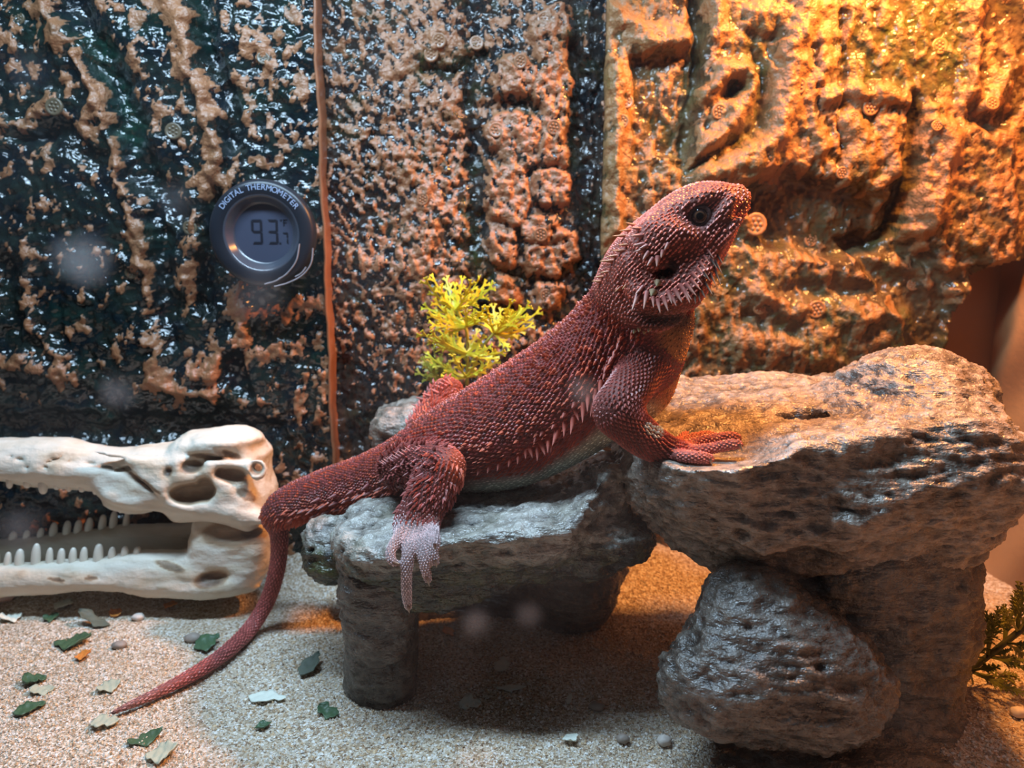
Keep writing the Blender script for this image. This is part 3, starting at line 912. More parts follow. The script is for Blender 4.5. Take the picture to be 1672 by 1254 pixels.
# legs
vol = Vol((-.095, .30, -.02), (.0, .42, .10), 0.0018)
vol.tube([nd(628, 905, .362, 66, 66), nd(622, 990, .360, 62, 66), nd(624, 1080, .360, 56, 60), nd(632, 1165, .360, 50, 55)], 18, power=2.6)
finish_rock('left_leg', vol, ROCK_D, platform, (0.003, 0.0014, 0.0007), 0, 33)
vol = Vol((-.10, .37, -.02), (.09, .50, .12), 0.002)
vol.tube([nd(930, 850, .43, 80, 70), nd(935, 930, .43, 82, 75), nd(930, 985, .435, 60, 60), nd(925, 1040, .435, 50, 50)], 16)
vol.tube([nd(720, 760, .47, 50, 40), nd(730, 900, .465, 45, 40), nd(740, 1020, .465, 45, 40)], 12)
vol.tube([nd(620, 955, .438, 56, 30), nd(740, 975, .450, 66, 38), nd(850, 960, .448, 70, 45), nd(930, 930, .44, 60, 50)], 14, k=.004)  # wall added between the legs, extended to block lamplight on the sand
finish_rock('rear_leg', vol, ROCK_D, platform, (0.003, 0.0014, 0.0007), 0, 43)
vol = Vol((.045, .23, -.03), (.24, .44, .125), 0.0016)
for (px, py, Y, rx, ry, rz, kk) in [(1185, 1105, .300, 108, 82, 95, .012), (1255, 1045, .308, 115, 100, 105, .015), (1300, 1120, .300, 150, 100, 110, .015), (1215, 990, .312, 62, 60, 70, .012)]:
    c = at(px, py, Y); k = ppm(c)
    vol.ellipsoid(c, (rx * k, rz * k, ry * k), k=kk)
# facet cuts, flat cleavage faces of the boulder
def plane_cut(p, n, k=.004):
    sl, x, y, z = vol.box(vol.lo, vol.lo + vol.n * vol.h)
    n = unit(n)
    f = -((x - p[0]) * n[0] + (y - p[1]) * n[1] + (z - p[2]) * n[2])
    vol.carve(sl, f.astype(np.float32), k)
plane_cut(at(1250, 1185, .268), (-.25, -.8, -.75))
plane_cut(at(1120, 1030, .29), (-.8, -.45, .75))
plane_cut(at(1260, 1040, .268), (-.1, -.85, .5))
o, SURF['B_V'], SURF['B_F'] = finish_rock('boulder_leg', vol, ROCK_D, platform, (0.0030, 0.0018, 0.0011), 0, 53)
vol = Vol((.05, .24, -.03), (.25, .46, .125), 0.0018)
vol.tube([nd(1400, 900, .35, 180, 130), nd(1425, 980, .35, 142, 120), nd(1420, 1080, .35, 128, 120), nd(1400, 1180, .345, 150, 120), nd(1390, 1290, .335, 170, 120)], 18, power=2.5)
c = at(1350, 1262, .305); k = ppm(c)
vol.ellipsoid(c, (225 * k, 120 * k, 58 * k), k=.01)
finish_rock('right_leg', vol, ROCK_D, platform, (0.004, 0.0018, 0.001), 0, 63)
# ------------------------------------------------------------------ the bearded lizard
def ndz(px, py, z, ra, rb):
    p = atz(px, py, z); k = ppm(p)
    return [*p, ra * k, rb * k]
lizard = empty('bearded_dragon', at(900, 800, .365), 'rust red bearded dragon lizard propped on the rock ledge with its head raised', 'lizard')
# label ids: 0 torso 1 tail 2 front limb 3 front hand 4 hind limb 5 hind foot 6 head 7 far limbs
TUBES = []
def T(nodes, n, label, k, scale_u, scale_v, style, power=2.0):
    TUBES.append(dict(nodes=nodes, n=n, label=label, k=k, su=scale_u, sv=scale_v, style=style, power=power))
T([nd(1110, 425, .340, 52, 46), nd(1078, 450, .342, 60, 50), nd(1050, 490, .346, 76, 60), nd(1020, 545, .353, 88, 74), nd(972, 613, .361, 101, 88), nd(897, 667, .37, 100, 92), nd(822, 706, .378, 93, 88),
   nd(737, 734, .386, 72, 75), nd(665, 762, .394, 53, 58), nd(607, 784, .402, 45, 48), nd(542, 803, .412, 40, 44), nd(487, 819, .416, 33, 34), nd(456, 832, .417, 26, 26), nd(447, 848, .418, 18, 19)], 60, 0, .004, .0024, .0021, 'body')
T([nd(449, 842, .417, 20, 20), nd(455, 866, .417, 15.5, 16), nd(456, 900, .417, 13.5, 14), nd(450, 940, .417, 13, 13.5), nd(436, 982, .418, 12.5, 13), ndz(412, 1022, .0055, 12.5, 13), ndz(370, 1064, .0052, 12, 12.5), ndz(320, 1098, .005, 11, 11.5),
   ndz(265, 1127, .004, 9, 9.5), ndz(218, 1149, .003, 7, 7), ndz(183, 1164, .0016, 4.0, 4.0)], 60, 1, .003, .0022, .0018, 'tail')
# near front limb
T([nd(1062, 575, .348, 40, 34), nd(1046, 610, .334, 36, 34), nd(1018, 648, .322, 35, 34), nd(1006, 676, .318, 34, 33)], 20, 2, .006, .0019, .0019, 'arm')
T([nd(1004, 668, .318, 33, 33), nd(1030, 697, .318, 33, 31), nd(1062, 722, .319, 29, 27), nd(1092, 737, .320, 23, 23), nd(1112, 741, .321, 19, 22)], 20, 2, .004, .0018, .0018, 'arm')
T([nd(1096, 738, .320, 19, 24), nd(1120, 740, .321, 15, 27), nd(1138, 741, .322, 10, 24)], 10, 3, .003, .0015, .0015, 'hand')
T([nd(1108, 744, .312, 10, 10), nd(1130, 746, .3095, 10.5, 10), nd(1150, 748, .309, 10, 9), nd(1162, 750, .309, 7.5, 7)], 14, 3, .002, .0013, .0014, 'finger')
T([nd(1112, 738, .317, 10, 10), nd(1142, 735, .315, 9.5, 9), nd(1172, 730, .314, 9.5, 9), nd(1200, 725, .313, 9, 8), nd(1210, 726, .313, 6, 6)], 16, 3, .002, .0013, .0014, 'finger')
T([nd(1112, 732, .324, 10, 10), nd(1140, 722, .325, 10, 9), nd(1172, 716, .325, 9.5, 9), nd(1198, 713, .325, 9, 8), nd(1207, 716, .325, 6, 6)], 16, 3, .002, .0013, .0014, 'finger')
T([nd(1110, 728, .330, 10, 10), nd(1132, 716, .334, 9.5, 9), nd(1158, 712, .337, 9, 8), nd(1170, 714, .338, 6, 6)], 14, 3, .002, .0013, .0014, 'finger')
T([nd(1104, 726, .332, 9, 9), nd(1118, 712, .340, 8, 8), nd(1126, 708, .345, 6, 6)], 10, 3, .002, .0013, .0014, 'finger')
# near hind limb
T([nd(650, 762, .374, 34, 36), nd(682, 758, .360, 37, 36), nd(712, 759, .349, 36, 34), nd(730, 764, .344, 29, 30)], 20, 4, .005, .0022, .0020, 'thigh')
T([nd(727, 760, .345, 28, 29), nd(712, 790, .341, 36, 32), nd(694, 822, .337, 36, 30), nd(681, 848, .334, 33, 26), nd(679, 862, .332, 32, 20)], 20, 4, .004, .0021, .0019, 'shin')
T([nd(681, 850, .333, 31, 20), nd(680, 868, .328, 34, 14), nd(682, 886, .323, 28, 11)], 12, 5, .004, .0014, .0014, 'foot')
T([nd(660, 864, .327, 9, 9), nd(645, 885, .322, 9, 8), nd(637, 904, .3185, 8.5, 8), nd(640, 917, .317, 7, 7), nd(648, 920, .317, 5, 5)], 16, 5, .002, .0012, .0013, 'finger')
T([nd(671, 876, .325, 11, 9), nd(667, 905, .319, 10.5, 9), nd(664, 935, .317, 9.5, 8.5), nd(664, 965, .317, 9, 8), nd(666, 988, .317, 7, 7), nd(668, 995, .317, 5, 5)], 22, 5, .002, .0012, .0013, 'finger')
T([nd(685, 876, .325, 10, 9), nd(690, 903, .319, 9.5, 8.5), nd(695, 930, .317, 8.5, 8), nd(699, 948, .317, 6.5, 6)], 16, 5, .002, .0012, .0013, 'finger')
T([nd(694, 870, .326, 10, 9), nd(704, 892, .320, 9, 8.5), nd(709, 910, .318, 8, 8), nd(712, 920, .318, 6, 6)], 14, 5, .002, .0012, .0013, 'finger')
T([nd(700, 860, .329, 10, 9), nd(709, 874, .324, 9, 8.5), nd(711, 888, .321, 8, 8), nd(710, 895, .321, 6, 6)], 12, 5, .002, .0012, .0013, 'finger')
# far limbs
T([nd(690, 705, .415, 28, 30), nd(712, 665, .428, 24, 26), nd(731, 636, .436, 21, 22), nd(742, 642, .438, 14, 16)], 16, 7, .004, .0022, .0020, 'thigh')
T([nd(734, 640, .436, 18, 18), nd(735, 690, .440, 17, 17), nd(722, 740, .435, 14, 14)], 12, 7, .003, .0024, .0022, 'arm')
T([nd(1050, 590, .385, 32, 30), nd(1008, 640, .402, 26, 26), nd(1005, 660, .408, 22, 22)], 12, 7, .005, .0024, .0022, 'arm')
T([nd(1003, 652, .406, 22, 22), nd(1030, 672, .402, 16, 20), nd(1055, 676, .398, 9, 16)], 12, 7, .003, .0024, .0022, 'arm')

vol = Vol((-.215, .295, -.004), (.125, .455, .275), 0.00115)
for t in TUBES:
    t['fr'] = vol.tube(t['nodes'], t['n'], k=t['k'], label=t['label'], power=t['power'])
# chest and throat fullness
for (px, py, Y, ra, rb, k) in [(1066, 560, .345, 46, 45, .012), (1040, 620, .362, 55, 60, .015), (1092, 520, .345, 30, 34, .010)]:
    c = at(px, py, Y); q = ppm(c)
    vol.ellipsoid(c, (ra * q, rb * q, ra * q), k=k)

# ---- head, in its own frame: F towards the snout, D down across the cheek, S towards the viewer
S0 = at(1217, 325, .322)
HK = ppm(at(1140, 390, .333))
cam_r, cam_u, cam_f = np.array([1.0, 0, 0]), np.array([0, SP, CP]), np.array([0, CP, -SP])
F2 = unit(0.73 * cam_r + 0.68 * cam_u)
YAW = math.radians(14)
HF = unit(F2 * math.cos(YAW) - cam_f * math.sin(YAW))
HD = unit(0.68 * cam_r - 0.73 * cam_u); HD = unit(HD - (HD @ HF) * HF)
HS = np.cross(HF, HD); HS = HS if HS @ cam_f < 0 else -HS
FS = 1 / math.cos(YAW)
def hp(f, d, s):
    """head point: f, d, s in picture pixels at the head"""
    return S0 + HK * (f * FS * HF + d * HD + s * HS) + 0.012 * 0
SB = -46   # the mid plane of the skull lies behind the near cheek
HSEC = [(6, -20, 0, 11), (0, -27, 10, 18), (-12, -36, 17, 26), (-24, -47, 24, 31), (-42, -67, 31, 37), (-61, -82, 38, 43), (-88, -90, 47, 52), (-125, -93, 60, 63), (-165, -96, 67, 70), (-192, -90, 62, 66), (-222, -76, 48, 56)]
def hsec(f):
    A = np.array(HSEC)[::-1]
    return [np.interp(f, A[:, 0], A[:, i]) for i in (1, 2, 3)]
hn = []
for f, dt, db, w in HSEC[::-1]:
    c = hp(f, (dt + db) / 2, SB)
    hn.append([*c, (db - dt) / 2 * HK, w * HK])
# frames: N across the profile (along D), L along S
head_fr = vol.tube(hn, 40, k=.004, label=6, power=2.35, lat=-HS)
HR = np.stack([HF, HD, HS])
def hell(f, d, s, rf, rd, rs, k=.002, carve=False, rot=0.0):
    c, sn = math.cos(rot), math.sin(rot)
    R = np.stack([c * HF + sn * HD, -sn * HF + c * HD, HS])
    vol.ellipsoid(hp(f, d, SB + s), (rf * HK, rd * HK, rs * HK), rot=R, k=k, label=6, carve=carve)
for sg in (1, -1):
    hell(-68, -29, 52 * sg, 29, 20, 13, .0025, True, 0.2)              # orbit
    hell(-62, -55, 41 * sg, 42, 9, 11, .004, False, 0.36)             # brow ridge
    hell(-110, -38, 58 * sg, 24, 8, 9, .005, False, 0.9)               # ridge behind the eye
    hell(-52, -6, 42 * sg, 48, 10, 9, .004, False, -0.16)               # upper lip
    hell(-66, 24, 44 * sg, 46, 9, 8, .004, False, -0.16)                # lower lip
    hell(-22, -30, 20 * sg, 16, 14, 12, .004, False, 0.6)               # side of the snout
    hell(-150, -40, 62 * sg, 40, 30, 16, .008)                         # temple
    hell(-160, 45, 62 * sg, 46, 26, 20, .008)                          # jowl
    hell(-205, 20, 60 * sg, 30, 30, 18, .01)
    hell(-160, 1, 78 * sg, 13, 8.5, 24, .0008, True, 0.6)              # ear
    hell(-17, -26, 27 * sg, 4.5, 3.2, 8, .001, True, 0.5)              # nostril
# mouth crease
for sg in (1, -1):
    mp = []
    for f in np.linspace(3, -140, 12):
        dt, db, w = hsec(f)
        d = 3 - 0.155 * f if f > -120 else 3 - .155 * f
        yy = (d - (dt + db) / 2) / ((db - dt) / 2)
        s = w * max(0.0, 1 - abs(yy) ** 2.35) ** (1 / 2.35)
        p = hp(f, d, SB + sg * (s + 1))
        mp.append([*p, 1.9 * HK, 2.6 * HK])
    vol.tube(mp, 30, carve=True, k=.0005)
# the fold behind the jaw and the beard's overhang above the throat
V, Q, lab = vol.mesh(1)
bvh = BVHTree.FromPolygons([tuple(v) for v in V], [tuple(q) for q in Q])
def cast(px, py):
    d = ray(px, py); d = d / np.linalg.norm(d)
    r = bvh.ray_cast(Vector((0, 0, CAM_H)), Vector(d))
    if r[0] is None:
        r = bvh.find_nearest(Vector(at(px, py, .345)))
    return np.array(r[0]), np.array(r[1])
fold = []
for fx, fy, fr_ in [(1016, 452, 3), (1014, 470, 6), (1022, 492, 8), (1042, 514, 9), (1072, 523, 10), (1100, 521, 10), (1124, 513, 8), (1140, 500, 5)]:
    p, n = cast(fx, fy)
    fold.append([*(p + n * .0004), fr_ * HK, fr_ * HK])
vol.tube(fold, 24, carve=True, k=.002)
fold = []
for fx, fy, fr_ in [(1016, 400, 3), (1030, 414, 5), (1042, 428, 7), (1054, 442, 8), (1068, 449, 7), (1082, 446, 5)]:
    p, n = cast(fx, fy)
    fold.append([*(p + n * .0006), fr_ * HK, fr_ * HK])
vol.tube(fold, 20, carve=True, k=.0025)
bl = []
for fx, fy, fr_ in [(1036, 474, 9), (1052, 486, 11), (1080, 494, 12), (1106, 490, 12), (1132, 474, 10), (1148, 452, 8), (1160, 428, 6)]:
    p, n = cast(fx, fy)
    bl.append([*(p - n * .0012), fr_ * HK, fr_ * HK])
vol.tube(bl, 24, k=.003, label=6)
V, Q, lab = vol.mesh(2)
N = vnormals(V, Q)
bvh = BVHTree.FromPolygons([tuple(v) for v in V], [tuple(q) for q in Q])

# ---- skin colour by region: dark maroon back, pale belly, rosy feet; some light and shade painted in
cen = np.concatenate([t['fr']['C'] for t in TUBES] + [head_fr['C']])
cN = np.concatenate([t['fr']['N'] for t in TUBES] + [head_fr['N']])
cr = np.concatenate([t['fr']['ra'] for t in TUBES] + [head_fr['ra']])
cl = np.concatenate([np.full(t['n'], t['label']) for t in TUBES] + [np.full(40, 6)])
from mathutils.kdtree import KDTree
kd = KDTree(len(V))
COLS = {0: (0.225, 0.045, 0.036), 1: (0.25, 0.055, 0.048), 2: (0.19, 0.042, 0.032), 3: (0.38, 0.12, 0.10), 4: (0.17, 0.040, 0.034), 5: (0.42, 0.31, 0.31), 6: (0.42, 0.115, 0.080), 7: (0.22, 0.045, 0.032)}
def skin_color(P, L, Nrm):
    c = np.array([COLS[int(l)] for l in L])
    px, py = project(P)
    # belly: pale grey green, the side below the flank fringe turning red
    body = (L == 0)
    fy = np.interp(px, [600, 690, 760, 830, 880, 940, 990, 1030], [900, 800, 778, 772, 762, 722, 680, 640])
    low = body * sstep(-6, 26, py - fy) * sstep(690, 800, px)
    c = c * (1 - low[:, None]) + np.array([0.50, 0.49, 0.37]) * low[:, None]
    mid_ = body * sstep(-55, -5, py - fy) * (1 - low) * sstep(640, 720, px)
    c = c * (1 - 0.55 * mid_[:, None]) + np.array([0.30, 0.035, 0.022]) * 0.55 * mid_[:, None]
    # under the tail root and the tail's outer half
    tl = body * sstep(650, 470, px)
    c = c * (1 - 0.5 * tl[:, None]) + np.array([0.17, 0.048, 0.052]) * 0.5 * tl[:, None]
    # chest and throat towards the far side: orange lamplight painted in
    ch = body * sstep(1060, 1100, px) * sstep(520, 545, py)
    c = c * (1 - ch[:, None]) + np.array([0.42, 0.20, 0.06]) * ch[:, None]
    # near-black shade painted under the beard, along the throat fold
    beard_shade = ((L == 0) | (L == 6)) * np.exp(-((px - 1095) / 62) ** 4 - ((py - 522) / 21) ** 2)
    c = c * (1 - 0.9 * beard_shade[:, None]) + np.array([0.02, 0.014, 0.014]) * 0.9 * beard_shade[:, None]
    # red knee cap
    kn = (L == 4) * np.exp(-((px - 748) / 16) ** 2 - ((py - 765) / 28) ** 2)
    c = c * (1 - 0.8 * kn[:, None]) + np.array([0.42, 0.09, 0.04]) * 0.8 * kn[:, None]
    # tail tip paler
    tt = (L == 1) * sstep(330, 200, px)
    c = c * (1 - 0.6 * tt[:, None]) + np.array([0.22, 0.13, 0.11]) * 0.6 * tt[:, None]
    # grey patch round the eye and dark ear
    he = (L == 6) * np.exp(-((px - 1147) / 34) ** 2 - ((py - 352) / 24) ** 2)
    c = c * (1 - 0.6 * he[:, None]) + np.array([0.13, 0.08, 0.085]) * 0.6 * he[:, None]
    er = (L == 6) * np.exp(-((px - 1098) / 13) ** 2 - ((py - 434) / 15) ** 2)
    c = c * (1 - 0.92 * er[:, None]) + np.array([0.016, 0.006, 0.008]) * 0.92 * er[:, None]
    hh = (L == 6) * sstep(380, 310, py)
    c = c * (1 - 0.4 * hh[:, None]) + np.array([0.42, 0.14, 0.095]) * 0.4 * hh[:, None]
    return np.clip(c, 0, 1)
skinc = skin_color(V, lab, N) * np.where(lab == 6, 0.5, 0.75)[:, None]
skinc *= (1 + 0.35 * noise3(V * 160, 77))[:, None]
mS = Mat('reptile_skin', 0.6, 0.35)
mS.color(mS.attr('skin', 'Color'))
mS.bump(mS.voro(950), 0.0005, 0.6)
body_me = np_mesh('body', V, Q, colors={'skin': np.clip(skinc, 0, 1)})
put('body', body_me, mS.m, lizard)

# ---- scales: rows of keeled plates laid over the skin, one joined part
sc_P, sc_T, sc_N, sc_L, sc_W, sc_H, sc_tip, sc_c = [], [], [], [], [], [], [], []
def near(p):
    r = bvh.find_nearest(Vector(p))
    return np.array(r[0]), np.array(r[1]), r[3]
def cast(px, py):
    d = ray(px, py); d = d / np.linalg.norm(d)
    r = bvh.ray_cast(Vector((0, 0, CAM_H)), Vector(d))
    if r[0] is None:
        q = at(px, py, .345)
        return near(q)[:2]
    return np.array(r[0]), np.array(r[1])
def add_scale(p, n, t, L, W, H, tip, c):
    sc_P.append(p); sc_N.append(n); sc_T.append(t); sc_L.append(L); sc_W.append(W); sc_H.append(H); sc_tip.append(tip); sc_c.append(c)
srng = np.random.default_rng(3)
# the lateral fringe line of the flank, in the picture, for the size of the scales near it
FL = [(1008, 567), (990, 600), (980, 628), (960, 660), (930, 690), (905, 712), (880, 732), (850, 750), (815, 765), (780, 772)]
for t in TUBES:
    fr = t['fr']; st_ = t['style']
    C = fr['C']
    seg = np.linalg.norm(np.diff(C, axis=0), axis=1)
    cum = np.concatenate([[0], np.cumsum(seg)])
    u = 0.0; row = 0
    while u < cum[-1]:
        su, sv = t['su'], t['sv']
        if st_ == 'body':
            kk = 1 - 0.22 * (u > cum[-1] * .62)
            if u < 0.03: kk = 0.72
            su, sv = su * kk, sv * kk
        c = np.array([np.interp(u, cum, C[:, i]) for i in range(3)])
        tv = unit([np.interp(u, cum, fr['T'][:, i]) for i in range(3)])
        nv = unit([np.interp(u, cum, fr['N'][:, i]) for i in range(3)])
        lv = unit([np.interp(u, cum, fr['L'][:, i]) for i in range(3)])
        a, b = np.interp(u, cum, fr['ra']), np.interp(u, cum, fr['rb'])
        m_ = max(6, int(math.pi * (a + b) / sv))
        for k in range(m_):
            ang = 2 * math.pi * (k + 0.5 * (row % 2)) / m_
            jit = 0.30 if st_ in ('body', 'head') else 0.12
            ang += srng.normal(0, jit * 0.8 / m_ * 2)
            p0 = c + a * math.cos(ang) * nv + b * math.sin(ang) * lv + tv * srng.normal(0, jit * 0.45 * su)
            if st_ == 'head' and (p0 - c) @ HS < -0.3 * b and srng.random() < 0.5:
                continue
            q, n, d = near(p0)
            if d > (0.0032 if st_ != 'head' else 0.012):
                continue
            if (q - np.array([0, 0, CAM_H])) @ n > 0.25 * np.linalg.norm(q - np.array([0, 0, CAM_H])):
                if srng.random() < 0.6: continue
            dirn = tv if st_ != 'head' else -tv
            if st_ == 'head': dirn = -unit(HF)
            g = unit(dirn - (dirn @ n) * n)
            px, py = project(q)
            L_, W_, H_, tip = su * 1.18, sv * 0.95, sv * 0.32, 0.30
            if st_ == 'body':
                rv = srng.random()
                H_ *= 0.9 + 0.9 * rv ** 2; tip = 0.15 + 0.45 * rv
                fd = min(math.hypot(px - x, py - y) for x, y in FL)
                if px > 690:
                    fy = np.interp(px, [690, 760, 830, 880, 940, 990, 1030], [800, 778, 772, 762, 722, 680, 640])
                    side = py - fy
                    if side > 6:          # belly: flat small scales
                        H_, tip, L_, W_ = sv * .12, .1, su * .95, sv * .85
                    elif side > -32:
                        L_ *= 1.05; tip = 0.9; H_ *= 1.0; W_ *= .7
                    elif fd < 60 and srng.random() < 0.16:   # bigger tubercles in the flank
                        L_ *= 1.05; W_ *= 1.35; H_ *= 2.4; tip = 0.9
                    elif srng.random() < 0.06:
                        L_ *= 1.1; W_ *= 1.25; H_ *= 1.8; tip = 0.6
                else:
                    ax = (q - c) @ nv / a   # sign: which side of the tail
                    low = py - np.interp(px, [430, 480, 542, 607, 665, 690], [838, 826, 815, 797, 775, 765])
                    if 4 < low < 30 and srng.random() < 0.42:
                        L_ *= 1.5; H_ *= 2.6; tip = 1.5
            elif st_ == 'thigh':
                r_ = srng.random()
                tip = .5 + .5 * r_
                if r_ > .72 and px < 735: L_ *= 1.5; H_ *= 2.6; tip = 1.5
            elif st_ == 'shin':
                r_ = srng.random()
                if r_ > .66 and py < 835: L_ *= 1.55; H_ *= 2.4; tip = 1.35
                else: tip = .55
            elif st_ == 'arm':
                tip = .7; L_ *= 1.12; H_ *= 1.35
            elif st_ in ('hand', 'finger', 'foot'):
                tip = .12; H_ *= .9; L_ *= .95
            elif st_ == 'head':
                tip = .25; H_ *= 1.25; L_ *= .95
                if math.hypot(px - 1098, py - 434) < 10 or math.hypot(px - 1147, py - 350) < 21: continue
            elif st_ == 'tail':
                tip = .1; H_ *= .6
            add_scale(q, n, g, L_, W_, H_, tip, t['label'])
        u += su * 0.86; row += 1
# fill what the rows missed (head, neck, joints) with granules spaced over the skin
cell = {}
def cellkey(p, r): return (int(p[0] // r), int(p[1] // r), int(p[2] // r))
RC = 0.0016
for p in sc_P:
    cell.setdefault(cellkey(p, RC), []).append(p)
vd = V - np.array([0, 0, CAM_H]); vd = units(vd)
cand = np.where((N * vd).sum(1) < 0.25)[0]
srng.shuffle(cand)
pxa, pya = project(V)
for i in cand:
    l_ = int(lab[i])
    x_, y_ = pxa[i], pya[i]
    if l_ in (1, 3, 5): continue
    r = .00142 if (l_ == 6 or x_ > 985) else .0016
    if l_ == 6 and x_ < 1060: r = .0013
    if l_ == 6 and 1130 < x_ < 1218 and abs(y_ - np.interp(x_, [1132, 1206, 1216], [438, 343, 332])) < 4.5: continue
    if l_ == 6 and (math.hypot(x_ - 1099, y_ - 434) < 11 or math.hypot(x_ - 1147, y_ - 351) < 21): continue
    p = V[i]; kx = cellkey(p, RC); okk = True
    for dx in (-1, 0, 1):
        for dy in (-1, 0, 1):
            for dz in (-1, 0, 1):
                for q in cell.get((kx[0] + dx, kx[1] + dy, kx[2] + dz), ()):
                    if (p[0] - q[0]) ** 2 + (p[1] - q[1]) ** 2 + (p[2] - q[2]) ** 2 < r * r:
                        okk = False; break
                if not okk: break
            if not okk: break
        if not okk: break
    if not okk: continue
    cell.setdefault(kx, []).append(p)
    n = N[i]
    dirn = -HF if l_ == 6 else (-F2 if l_ in (0,) else (cam_r * .4 - cam_u))
    g = dirn - (dirn @ n) * n
    if np.linalg.norm(g) < .05: continue
    big = 1.22 if l_ == 6 else 1.0
    add_scale(p, n, unit(g), r * 1.2 * big, r * 1.0 * big, r * (.40 if l_ == 6 else .34), .3, l_)
# lips: two rows of larger plates along the mouth; a row of granules round the eye is made with the eye
for off, s_ in ((-7, 1.0), (8, 1.0)):
    for f in np.arange(-2, -142, -7.0):
        dt, db, w = hsec(f)
        d = 3 - .155 * f + off
        yy = (d - (dt + db) / 2) / ((db - dt) / 2)
        s = w * max(0.0, 1 - min(1, abs(yy)) ** 2.35) ** (1 / 2.35)
        q, n, dd = near(hp(f, d, SB + s + 3))
        g = -HF - (-HF @ n) * n
        add_scale(q, n, unit(g), .0024, .0021, .0010, .15, 6)
sc_P, sc_N, sc_T = np.array(sc_P), np.array(sc_N), np.array(sc_T)
sc_L, sc_W, sc_H, sc_tip, lab_s = np.array(sc_L), np.array(sc_W), np.array(sc_H), np.array(sc_tip), np.array(sc_c)
print('scales', len(sc_P), 'body verts', len(V))
B_ = np.cross(sc_N, sc_T)
jl = (1 + 0.12 * srng.normal(size=len(sc_P)))[:, None]
sink = sc_N * (-0.00025)
p_front = sc_P - sc_T * (0.45 * sc_L)[:, None] + sink
p_l = sc_P + B_ * (0.5 * sc_W)[:, None] * jl + sink - sc_T * (0.05 * sc_L)[:, None]
p_r = sc_P - B_ * (0.5 * sc_W)[:, None] * jl + sink - sc_T * (0.05 * sc_L)[:, None]
p_tip = sc_P + sc_T * (0.62 * sc_L)[:, None] + sc_N * (sc_H * sc_tip)[:, None]
p_keel = sc_P + sc_T * (0.05 * sc_L)[:, None] + sc_N * sc_H[:, None]
p_bk = sc_P + sc_T * (0.35 * sc_L)[:, None] + sink
ns = len(sc_P)
SV = np.stack([p_front, p_l, p_r, p_tip, p_keel, p_bk], 1).reshape(-1, 3)
b = np.arange(ns)[:, None] * 6
SF = np.concatenate([b + np.array([[0, 2, 4]]), b + np.array([[0, 4, 1]]), b + np.array([[1, 4, 3]]), b + np.array([[4, 2, 3]]), b + np.array([[1, 3, 5]]), b + np.array([[5, 3, 2]])])
base = skin_color(sc_P, lab_s, sc_N)
# scale colour: brick red with odd brighter tubercles; limbs plum; feet pale
rnd = srng.random(ns)
vari = (0.75 + 0.55 * rnd)[:, None]
colr = base * vari * 1.6
brt = ((lab_s == 0) & (sc_H > sc_W * .45))[:, None]
colr = np.where(brt, np.array([0.50, 0.10, 0.05]) * (0.7 + 0.5 * rnd[:, None]), colr)
dk = ((lab_s == 0) & (srng.random(ns) < 0.18))[:, None]
colr = np.where(dk & ~brt, base * 0.6, colr)
pxs, pys = project(sc_P)
shed = (lab_s == 2) & (np.abs((pxs - 1066) * 0.9 + (pys - 702) * .25) < 14) & (np.abs((pys - 702) - (pxs - 1066) * .25) < 10)
colr[shed] = np.array([0.55, 0.60, 0.58])
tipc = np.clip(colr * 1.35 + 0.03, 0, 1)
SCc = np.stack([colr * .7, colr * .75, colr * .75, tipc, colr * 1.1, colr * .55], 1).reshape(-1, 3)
mC = Mat('scale_plates', 0.42, 0.4)
mC.color(mC.attr('skin', 'Color'))
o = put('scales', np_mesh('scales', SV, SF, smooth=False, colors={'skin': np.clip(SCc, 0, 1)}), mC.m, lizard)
o['kind'] = 'stuff'

# ---- spikes that stand out singly: flank fringe, beard, jaw angle, crest, thigh and tail
def spike_mesh():
    V, F = [], []
    n = 7
    for i, (x, r, z) in enumerate([(-0.08, 1.0, 0), (0.25, .78, 0.02), (0.6, .42, .03), (0.85, .17, .0)]):
        for k in range(n):
            a = 2 * math.pi * k / n
            V.append((x, r * math.cos(a), r * math.sin(a) + z))
    V.append((1, 0, -.06))
    for i in range(3):
        for k in range(n):
            F.append((i * n + k, i * n + (k + 1) % n, (i + 1) * n + (k + 1) % n, (i + 1) * n + k))
    T_ = [(3 * n + k, 3 * n + (k + 1) % n, 4 * n) for k in range(n)]
    return np.array(V), np.array(F), np.array(T_)
spv, spf, spt = spike_mesh()
def spike_mat(name, root_c, tip_c):
    m = Mat(name, 0.38, 0.45)
    s = m.n('ShaderNodeSeparateXYZ'); m.link(m.coord(), s.inputs[0])
    m.color(m.mix(m.ramp(s.outputs[0], [(0.1, 0), (0.9, 1)]), root_c, tip_c))
    return m.m
SPK = {}
for key, a, b_ in [('red', (0.42, 0.07, 0.04), (0.58, 0.20, 0.16)), ('pink', (0.38, 0.11, 0.09), (0.72, 0.42, 0.33)), ('pale', (0.36, 0.22, 0.13), (0.56, 0.48, 0.28)), ('dark', (0.06, 0.03, 0.03), (0.45, 0.38, 0.30)), ('orange', (0.45, 0.13, 0.07), (0.70, 0.38, 0.18)), ('claw', (0.20, 0.10, 0.07), (0.55, 0.42, 0.30)), ('bloom', (0.30, 0.07, 0.07), (0.46, 0.24, 0.22))]:
    me = np_mesh('spike', spv, [spf, spt]); me.materials.append(spike_mat('spike_' + key, a, b_)); SPK[key] = me
